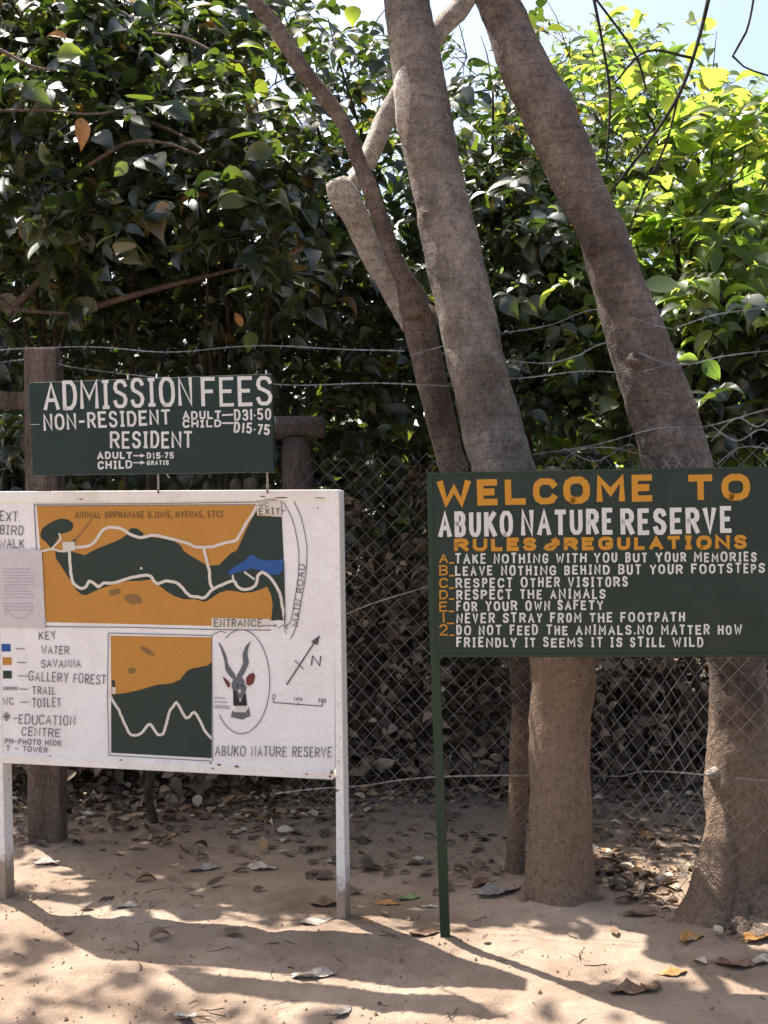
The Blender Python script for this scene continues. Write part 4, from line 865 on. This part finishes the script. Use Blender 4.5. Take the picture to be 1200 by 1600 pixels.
poly(a_, PM, smooth2(c4([(323, 170), (345, 195), (375, 258), (387, 310), (412, 350), (434, 385), (424, 408), (395, 385), (370, 345), (363, 290), (345, 230)])), .0016)
poly(a_, PM, smooth2(c4([(532, 162), (516, 200), (508, 250), (516, 300), (496, 350), (472, 390), (445, 405), (440, 385), (464, 340), (479, 300), (477, 250), (494, 200)])), .0019)
poly(a_, PM, c4([(405, 440), (418, 408), (440, 392), (470, 388), (490, 420), (502, 455), (492, 500), (485, 545), (462, 560), (440, 500), (415, 468)]), .0022)
poly(a_, PM, c4([(413, 600), (430, 612), (500, 612), (515, 575), (527, 635), (500, 645), (480, 657), (440, 650), (403, 640)]), .0022)
em = a_.build('antelope_emblem', M['horn'], pnl)
a_ = MB(); poly(a_, PM, c4([(352, 388), (372, 400), (392, 420), (408, 452), (385, 455), (370, 430)]), .0025); poly(a_, PM, c4([(495, 432), (500, 395), (520, 372), (545, 363), (556, 388), (545, 430), (518, 447)]), .0025); a_.build('ear_paint', M['ear'], em)
a_ = MB(); poly(a_, PM, c4([(418, 470), (440, 485), (458, 540), (470, 545), (485, 500), (497, 490), (505, 570), (420, 570)]), .0028); poly(a_, PM, c4([(442, 440), (450, 436), (452, 450), (443, 452)]), .0028); poly(a_, PM, c4([(470, 440), (480, 438), (482, 450), (472, 452)]), .0028); a_.build('muzzle_paint', M['ink_black'], em)
a_ = MB(); poly(a_, PM, c4([(430, 572), (495, 574), (500, 612), (460, 606), (428, 612)]), .0031); poly(a_, PM, c4([(450, 470), (466, 466), (468, 488), (455, 492)]), .0031); poly(a_, PM, c4([(398, 438), (408, 430), (410, 455), (402, 458)]), .0031); poly(a_, PM, c4([(492, 410), (500, 412), (500, 440), (490, 438)]), .0031); poly(a_, PM, c4([(457, 525), (467, 523), (466, 545), (460, 545)]), .0031); a_.build('white_paint', M['trail'], em)
rs = MB()
for i, (x, y, a, b) in enumerate([(343, 1194.5, 3, 1.6), (371, 1197, 4, 1.8), (333, 1200, 2, 1.2), (518.5, 1206, 2.2, 3), (412, 776, 5, 1), (440, 777.5, 10, .9), (500, 778, 8, .7), (424, 780, 14, .8), (330, 1192, 2, 1.2), (80, 1181, 2, 1), (190, 1187, 2.5, 1.1), (480, 1209, 2, 1.1), (516, 1213, 1.8, 2.2), (497, 794, 1.3, 1.2), (128, 780, 4, .7)]):
    poly(rs, PM, ell(x, y, a, b, 0, 10, .3, i), .0068)
rs.build('rust_stain', M['rust'], sign1)
# pasted notice
nt_ = empty('paper_notice', PM(35, 980), 'faded printed paper notice pasted on the left of the map board', 'notice')
mb = MB(); q = [(-14, 859), (20, 857.5), (50, 858), (66, 860), (68, 890), (70, 940), (71.5, 977), (72, 982), (40, 980), (-12, 979)]
n = len(q); mb.add([PM(*p, .0053+.0012*math.sin(i*2.1)) for i, p in enumerate(q)]+[PM(*p, .0049) for p in q], [tuple(range(n)), tuple(range(2*n-1, n-1, -1))]+[(i, (i+1) % n, n+(i+1) % n, n+i) for i in range(n)])
mb.build('sheet', M['paper'], nt_)
mb = MB(); r = random.Random(4)
for i in range(14):
    y = 889+i*4.9; x = 6+r.uniform(0, 2)
    if i == 10: continue
    while x < 52+r.uniform(-8, 2):
        wl = r.uniform(3, 8); ribbon(mb, PM, [(x, y), (x+wl, y+.3)], 1.3, .0069); x += wl+1.6
ribbon(mb, PM, smooth2([(8, 962), (14, 955), (20, 963), (30, 966), (42, 962), (52, 955)]), 1.0, .0071)
mb.build('faint_print', M['faint'], nt_)

# ------------------------------------------------------------------ admission board (bolted on top of the map board)
PA = Plane(PM.p+PM.n*.058, PM.p+PM.t*1.0+PM.n*.058)
sign2 = empty('admission_board', PA(240, 768), 'dark green board with hand-painted white admission fees on short rods above the map', 'sign')
mb = MB(); PA.slab(mb, [(45, 598), (425, 584), (427.5, 738), (51, 743)], -.02, 0); mb.build('panel', M['fee_board'], sign2, .002)
for (px, y0) in ((196, 590), (241, 588), (413, 582)):
    mb = MB(); p0 = PA(px, y0)+PA.n*-.026; p1 = PA(px, 771 if px != 196 else 720)+PA.n*-.04; tube(mb, [(*p1, .004), (*p0.lerp(p1, .5), .004), (*(p0+Vector((0, 0, .012))), .004)], 8, .1); mb.build('rod', M['wire'], sign2)
L2 = MB(); E = .001
text(L2, PA, 'ADMISSION', (68.5, 642), (302, 634), 45, 5.6, E, gap=.2, h1=46)
text(L2, PA, 'FEES', (315, 635.5), (426, 633), 46, 5.6, E, gap=.2, h1=47)
L2.build('title_lettering', M['letter'], sign2); L2 = MB()
text(L2, PA, 'NON-RESIDENT', (68.5, 673.5), (267, 663), 26, 3.8, E, gap=.22, h1=24)
text(L2, PA, 'RESIDENT', (172, 701), (301, 700), 26.5, 3.8, E, gap=.22, h1=27)
text(L2, PA, 'ADULT', (285.5, 656), (346, 654.5), 13.5, 3, E, gap=.22); text(L2, PA, '-', (347, 655), (365, 654), 13, 2.4, E)
text(L2, PA, 'D3|·50', (366, 657.5), (424, 656.5), 18, 3.0, E, gap=.25)
text(L2, PA, 'CHILD', (285.5, 668.5), (346, 667.5), 12, 2.8, E, gap=.22); text(L2, PA, '-', (347, 667), (365, 667), 12, 2.4, E)
text(L2, PA, 'D15·75', (365, 675.5), (421, 680.5), 17, 3.0, E, gap=.25)
text(L2, PA, 'ADULT', (152, 717.5), (207, 717), 11.5, 2.8, E, gap=.22); text(L2, PA, '>', (208, 717), (226, 717), 11, 1.8, E)
text(L2, PA, 'D15·75', (229.5, 717), (272, 716.5), 10, 2.3, E, gap=.25)
text(L2, PA, 'CHILD', (153, 733.5), (207, 732), 13, 2.8, E, gap=.22); text(L2, PA, '>', (208, 728), (226, 728), 11, 1.8, E)
text(L2, PA, 'GRATIS', (229.5, 727), (264, 726.5), 7.5, 1.7, E, gap=.25)
ribbon(L2, PA, [(48, 663.5), (62, 663)], .7, E)
L2.build('fees_lettering', M['letter'], sign2)

# ------------------------------------------------------------------ welcome board
PW = Plane((.158, 4.06), (1.345, 3.925))
sign3 = empty('welcome_board', PW(690, 1468), 'dark green welcome board with ochre heading and white rules on a thin green post', 'sign')
sign3.location.z = 0; sign3['base'] = [sign3.location.x, sign3.location.y, 0.0]
mb = MB(); PW.slab(mb, [(667, 740), (1216, 729.5), (1216, 1024), (674, 1025)], -.006, 0); mb.build('panel', M['green_board'], sign3, .0015)
mb = MB()
for qd in ([(667, 739), (1216, 728.5), (1216, 732), (667, 743)], [(674, 1022), (1216, 1020.5), (1216, 1026), (674, 1027)], [(666.5, 743.2), (675.5, 743), (681, 1021.8), (673.5, 1021.8)], [(1211, 732.2), (1217, 732.2), (1217, 1020.3), (1211, 1020.3)]): PW.slab(mb, qd, -.03, .003)
mb.build('frame', M['green_post'], sign3, .001)
mb = MB(); leg(mb, PW, ((668, 900), (682, 900)), ((688, 1474), (703, 1474)), .032, -.0065); mb.build('post', M['green_post'], sign3, .003)
mb = MB(); leg(mb, PW, ((1203, 900), (1217, 900)), ((1210, 1500), (1225, 1500)), .032, -.0065); mb.build('post', M['green_post'], sign3, .003)
O3 = MB(); E = .001
text(O3, PW, 'WELCOME', (683, 791.5), (1021, 784), 41, 10.3, E, gap=.25, h1=42, jit=.015)
text(O3, PW, 'TO', (1075, 783.5), (1172, 781), 41.5, 10.5, E, gap=.28, jit=.015)
O3.build('heading_lettering', M['orange_text'], sign3); O3 = MB()
text(O3, PW, 'RULES', (709.5, 862), (838, 860.5), 20.5, 6, E, gap=.26, jit=.02); text(O3, PW, '&', (850, 861), (875, 860.5), 20, 5, E); text(O3, PW, 'REGULATIONS', (881, 860.5), (1167, 857.5), 21, 6.2, E, gap=.26, jit=.02, h1=22)
O3.build('subheading_lettering', M['orange_text'], sign3); O3 = MB()
for ch, y, y2 in (('A', 880, 15), ('B', 899.5, 16), ('C', 919, 16), ('D', 936, 15), ('E', 955.5, 16), ('|', 974, 17), ('2', 993, 17)):
    text(O3, PW, ch+'_', (686.5 if ch != '|' else 691, y), (710, y-.5), y2, 2.4, E, gap=.1, jit=.04)
O3.build('list_lettering', M['orange_text'], sign3)
W3 = MB()
text(W3, PW, 'ABUKO', (685, 840), (802, 838), 40, 6.9, E, gap=.24, jit=.018); text(W3, PW, 'NATURE', (814, 837.5), (958, 835.5), 41, 7.1, E, gap=.24, jit=.018); text(W3, PW, 'RESERVE', (970, 836.5), (1144, 833), 41.5, 7.3, E, gap=.24, jit=.018)
W3.build('title_lettering', M['letter'], sign3); W3 = MB()
def row(s, a, b): text(W3, PW, s, a, b, 15.6, 2.9, E, gap=.34, jit=.05)
row('TAKE NOTHING WITH YOU BUT YOUR MEMORIES', (711, 881), (1182, 877.5))
row('LEAVE NOTHING BEHIND BUT YOUR FOOTSTEPS', (711, 900), (1195, 895.5))
row('RESPECT OTHER VISITORS', (712, 918.8), (981, 917)); row('RESPECT THE ANIMALS', (713, 937), (946, 935.5)); row('FOR YOUR OWN SAFETY', (713, 955.5), (943, 953))
row('NEVER STRAY FROM THE FOOTPATH', (713, 974), (1070, 971.8)); row('DO NOT FEED THE ANIMALS.NO MATTER HOW', (713, 992.5), (1159, 991.5)); row('FRIENDLY IT SEEMS IT IS STILL WILD', (713, 1011.5), (1099, 1011))
W3.build('rules_lettering', M['letter'], sign3)

# ------------------------------------------------------------------ leaf litter
def litter(name, label, seed, n, xr, yr, size, m, lift=.012, stand=.5, dens=None):
    r = np.random.default_rng(seed); X = r.uniform(*xr, n*3); Y = r.uniform(*yr, n*3)
    keep = r.uniform(size=n*3) < (dens(X, Y) if dens else 1); X, Y = X[keep][:n], Y[keep][:n]; n = len(X)
    P = np.stack([X, Y, ground_z(X, Y)+r.uniform(.004, lift*2, n)], -1)
    A = r.normal(size=(n, 3)); A[:, 2] *= stand*.6; N = r.normal(size=(n, 3))*stand+np.array([0, 0, 1.])
    L = size*r.uniform(.5, 1.3, n)
    o = leaves_obj(name, P, A, N, L, L*r.uniform(.4, .7, n), m, None, r.uniform(.02, .3, n)*np.sign(r.uniform(-.4, 1, n)))
    return tag(o, label, 'leaf litter', None, 'stuff')
def dens_f(x, y):
    fy = np.interp(x, [p[0] for p in FX], [p[1] for p in FX]); d = y-fy
    patch = .5+.5*np.sin(2.3*x+1.1)*np.sin(1.9*y+.7*x); bank = np.clip((y-5.9)/.5, 0, 1)
    base = np.where(x < .0, .75*np.clip((d-.25)/.6, .12, 1), .13)*patch+.05
    lit = .35*np.exp(-((x-1.02)/.28)**2-((y-4.75)/.28)**2)
    return np.where(d > -.08, np.clip(base+bank*.6+lit*1.2, 0, 1), np.where((d > -.5) & (x < .3), np.clip(.22*(d+.45), 0, .1)*(.3+patch), .005*(d > -1.2)))
litter('leaf_litter', 'brown and bleached fallen leaves strewn behind the fence', 71, 10500, (-3.4, 3.4), (3.4, 7.2), .072, M['leaf_dry'], .008, .26, dens_f)
litter('leaf_bank', 'dark heap of dead leaves on the rising ground behind the chain-link', 72, 12000, (-4, 4), (6.3, 8.8), .11, M['leaf_bank'], .05, 1.1)

# counted leaves in the foreground
CUR = [[0, 0, 0], ]
def fallen(px, py, L, m, label, ang, curl=.35, tilt=.2):
    p = gpt(px, py); p.z = float(ground_z(p.x, p.y))
    n = 11; L = L*.9; r = random.Random(px*7+py); W = L*r.uniform(.42, .62); V = []; Fc = []
    f1, f2, f3 = r.uniform(0, 6), r.uniform(0, 6), r.uniform(-.5, .5)
    for i in range(n):
        u = i/(n-1); hw = W*.5*(math.sin(math.pi*min(1, (u*.95+.04)**.85))**.8)*(1+.10*math.sin(i*2.3+f1))
        for j in range(5):
            v = (j-2)/2; x = (u-.5)*L*(1-.12*curl*u)+.03*L*math.sin(4*v+f2); bend = f3*(u-.5)**2*L; y = v*hw*(1-.3*curl*abs(v))+bend
            z = curl*L*((.30+.25*math.sin(u*7+f1)*(1 if v > 0 else -.6))*abs(v)**1.4*hw/(W*.5)+.35*(u-.5)**2)+.02*L*math.sin(9*u+3*v+f2)+tilt*u*L*.1+r.uniform(-.02, .02)*L
            V.append((x, y, z))
    for i in range(n-1):
        for j in range(4): Fc.append((i*5+j, i*5+j+1, i*5+6+j, i*5+5+j))
    c, s = math.cos(ang), math.sin(ang); zmin = min(v[2] for v in V)
    V = [(p.x+x*c-y*s, p.y+x*s+y*c, p.z+z-zmin-.002) for x, y, z in V]
    o = empty('fallen_leaf', p, label, 'leaf', 'fallen leaves on the sandy path'); b = MB(); b.add(V, Fc, True)
    q = b.build('blade', FALL[m], o)
    md = q.modifiers.new('thick', 'SOLIDIFY'); md.thickness = .0012
    ms = MB(); h = V[2]; tube(ms, [(*V[2], .0016), (V[2][0]-c*L*.12, V[2][1]-s*L*.12, V[2][2]+.004), (V[2][0]-c*L*.25, V[2][1]-s*L*.25, V[2][2]+.002)] if False else [(*V[2], .0016), (V[2][0]-c*L*.12, V[2][1]-s*L*.12, V[2][2]+.004, .0014), (V[2][0]-c*L*.25, V[2][1]-s*L*.25, V[2][2]+.002, .001)], 5, .02); ms.build('stalk', FALL['brown'], o)
for a in [
 (200, 1413, .10, 'pale', 'pale bleached leaf on the sand under the map board, left of centre', .1),
 (167, 1400, .07, 'dark', 'small dark curled leaf just left of the pale bleached one', .8),
 (75, 1346, .13, 'pale', 'pale flat leaf beside the foot of the left wooden post', .3),
 (320, 1353, .16, 'grey', 'long grey-brown curled leaf in the shade below the map board', .4),
 (410, 1352, .16, 'pale', 'cream curled leaf in the sun patch below the map board', -.2),
 (497, 1438, .15, 'pale', 'cream leaf lying just left of the white right leg', .25),
 (512, 1410, .15, 'brown', 'brown crumpled leaf leaning behind the white right leg', .15),
 (572, 1441, .10, 'orange', 'tan leaf just right of the white right leg', -.4),
 (492, 1523, .17, 'pale', 'large pale leaf on the sunny sand in front of the map board shadow', .15),
 (538, 1578, .09, 'grey', 'small grey and black curled leaf near the bottom edge of the sand', .9),
 (290, 1583, .09, 'grey', 'flat grey leaf at the bottom left of the sand', -.2),
 (664, 1460, .13, 'brown', 'dark brown crumpled leaf at the foot of the thin green post', .1),
 (608, 1408, .12, 'orange', 'orange-edged leaf left of the thin green post', -.1),
 (640, 1400, .10, 'green', 'greenish leaf lying left of the thin green post', .3),
 (672, 1414, .08, 'pale', 'small pale leaf touching the left side of the thin green post', .0),
 (782, 1398, .22, 'grey', 'large grey rolled leaf at the left foot of the middle trunk', .45),
 (752, 1380, .14, 'brown', 'brown rolled leaf beside the large grey one at the middle trunk', 1.0),
 (1080, 1472, .12, 'orange', 'orange-brown curled leaf in front of the right trunk', .5),
 (1054, 1522, .11, 'orange', 'rust-orange leaf on the lit sand right of the post shadow', .3),
 (990, 1552, .16, 'brown', 'mid-brown folded leaf lying in the end of the post shadow', .1),
 (1018, 1545, .12, 'brown', 'brown curled leaf propped against the folded one', .9),
 (1185, 1478, .14, 'orange', 'orange leaf at the right edge beside the right trunk', .2),
 (1150, 1512, .15, 'brown', 'dull brown leaf in shade near the right edge', -.2),
 (1192, 1505, .12, 'pale', 'pale tan leaf at the right edge below the orange one', .6),
 (1000, 1432, .14, 'brown', 'brown leaf between the middle and right trunks', -.1),
 (1030, 1395, .18, 'dark', 'dark brown rolled leaf between the trunks against the fence', .7),
 (960, 1372, .17, 'dark', 'dark curled leaf beside the right foot of the middle trunk', .3)]:
    fallen(*a[:5], a[5], curl=.18+.28*((a[0]*13) % 7)/7)

def debris(name, label, seed, n, m, kind):
    r = np.random.default_rng(seed); X = r.uniform(-2.2, 2.2, n); Y = r.uniform(2.6, 5.2, n); b = MB()
    for x, y in zip(X, Y):
        z = float(ground_z(x, y)); a = r.uniform(0, 6.28)
        if kind == 'twig':
            L = r.uniform(.02, .10); R = r.uniform(.0008, .002); d = np.array([math.cos(a), math.sin(a), r.uniform(-.08, .1)]); p = np.array([x, y, z+.004]); k = np.array([-d[1], d[0], 0])*L*.1
            tube(b, [(*p, R), (*(p+d*L*.5+k), R), (*(p+d*L), R*.5)], 4, .03, 0)
        else:
            R = abs(r.normal(.002, .003))+.0015; q = [np.array([x+R*math.cos(a+t)*r.uniform(.7, 1.3), y+R*math.sin(a+t)*r.uniform(.7, 1.3), z-.002]) for t in (0, 1.57, 3.14, 4.71)]
            top = np.array([x, y, z+R*r.uniform(.5, 1)]); b.add(q+[top], [(0, 1, 4), (1, 2, 4), (2, 3, 4), (3, 0, 4)])
    tag(b.build(name, m, None), label, 'debris', None, 'stuff')
debris('ground_twigs', 'tiny dry twigs scattered on the sandy path', 81, 260, M['twig'], 'twig')
debris('ground_crumbs', 'little earth crumbs and pebbles on the sandy path', 82, 2600, M['sand'], 'crumb')
debris('leaf_crumbs', 'dark bits of broken leaf on the sandy path', 83, 700, FALL['brown'], 'crumb')
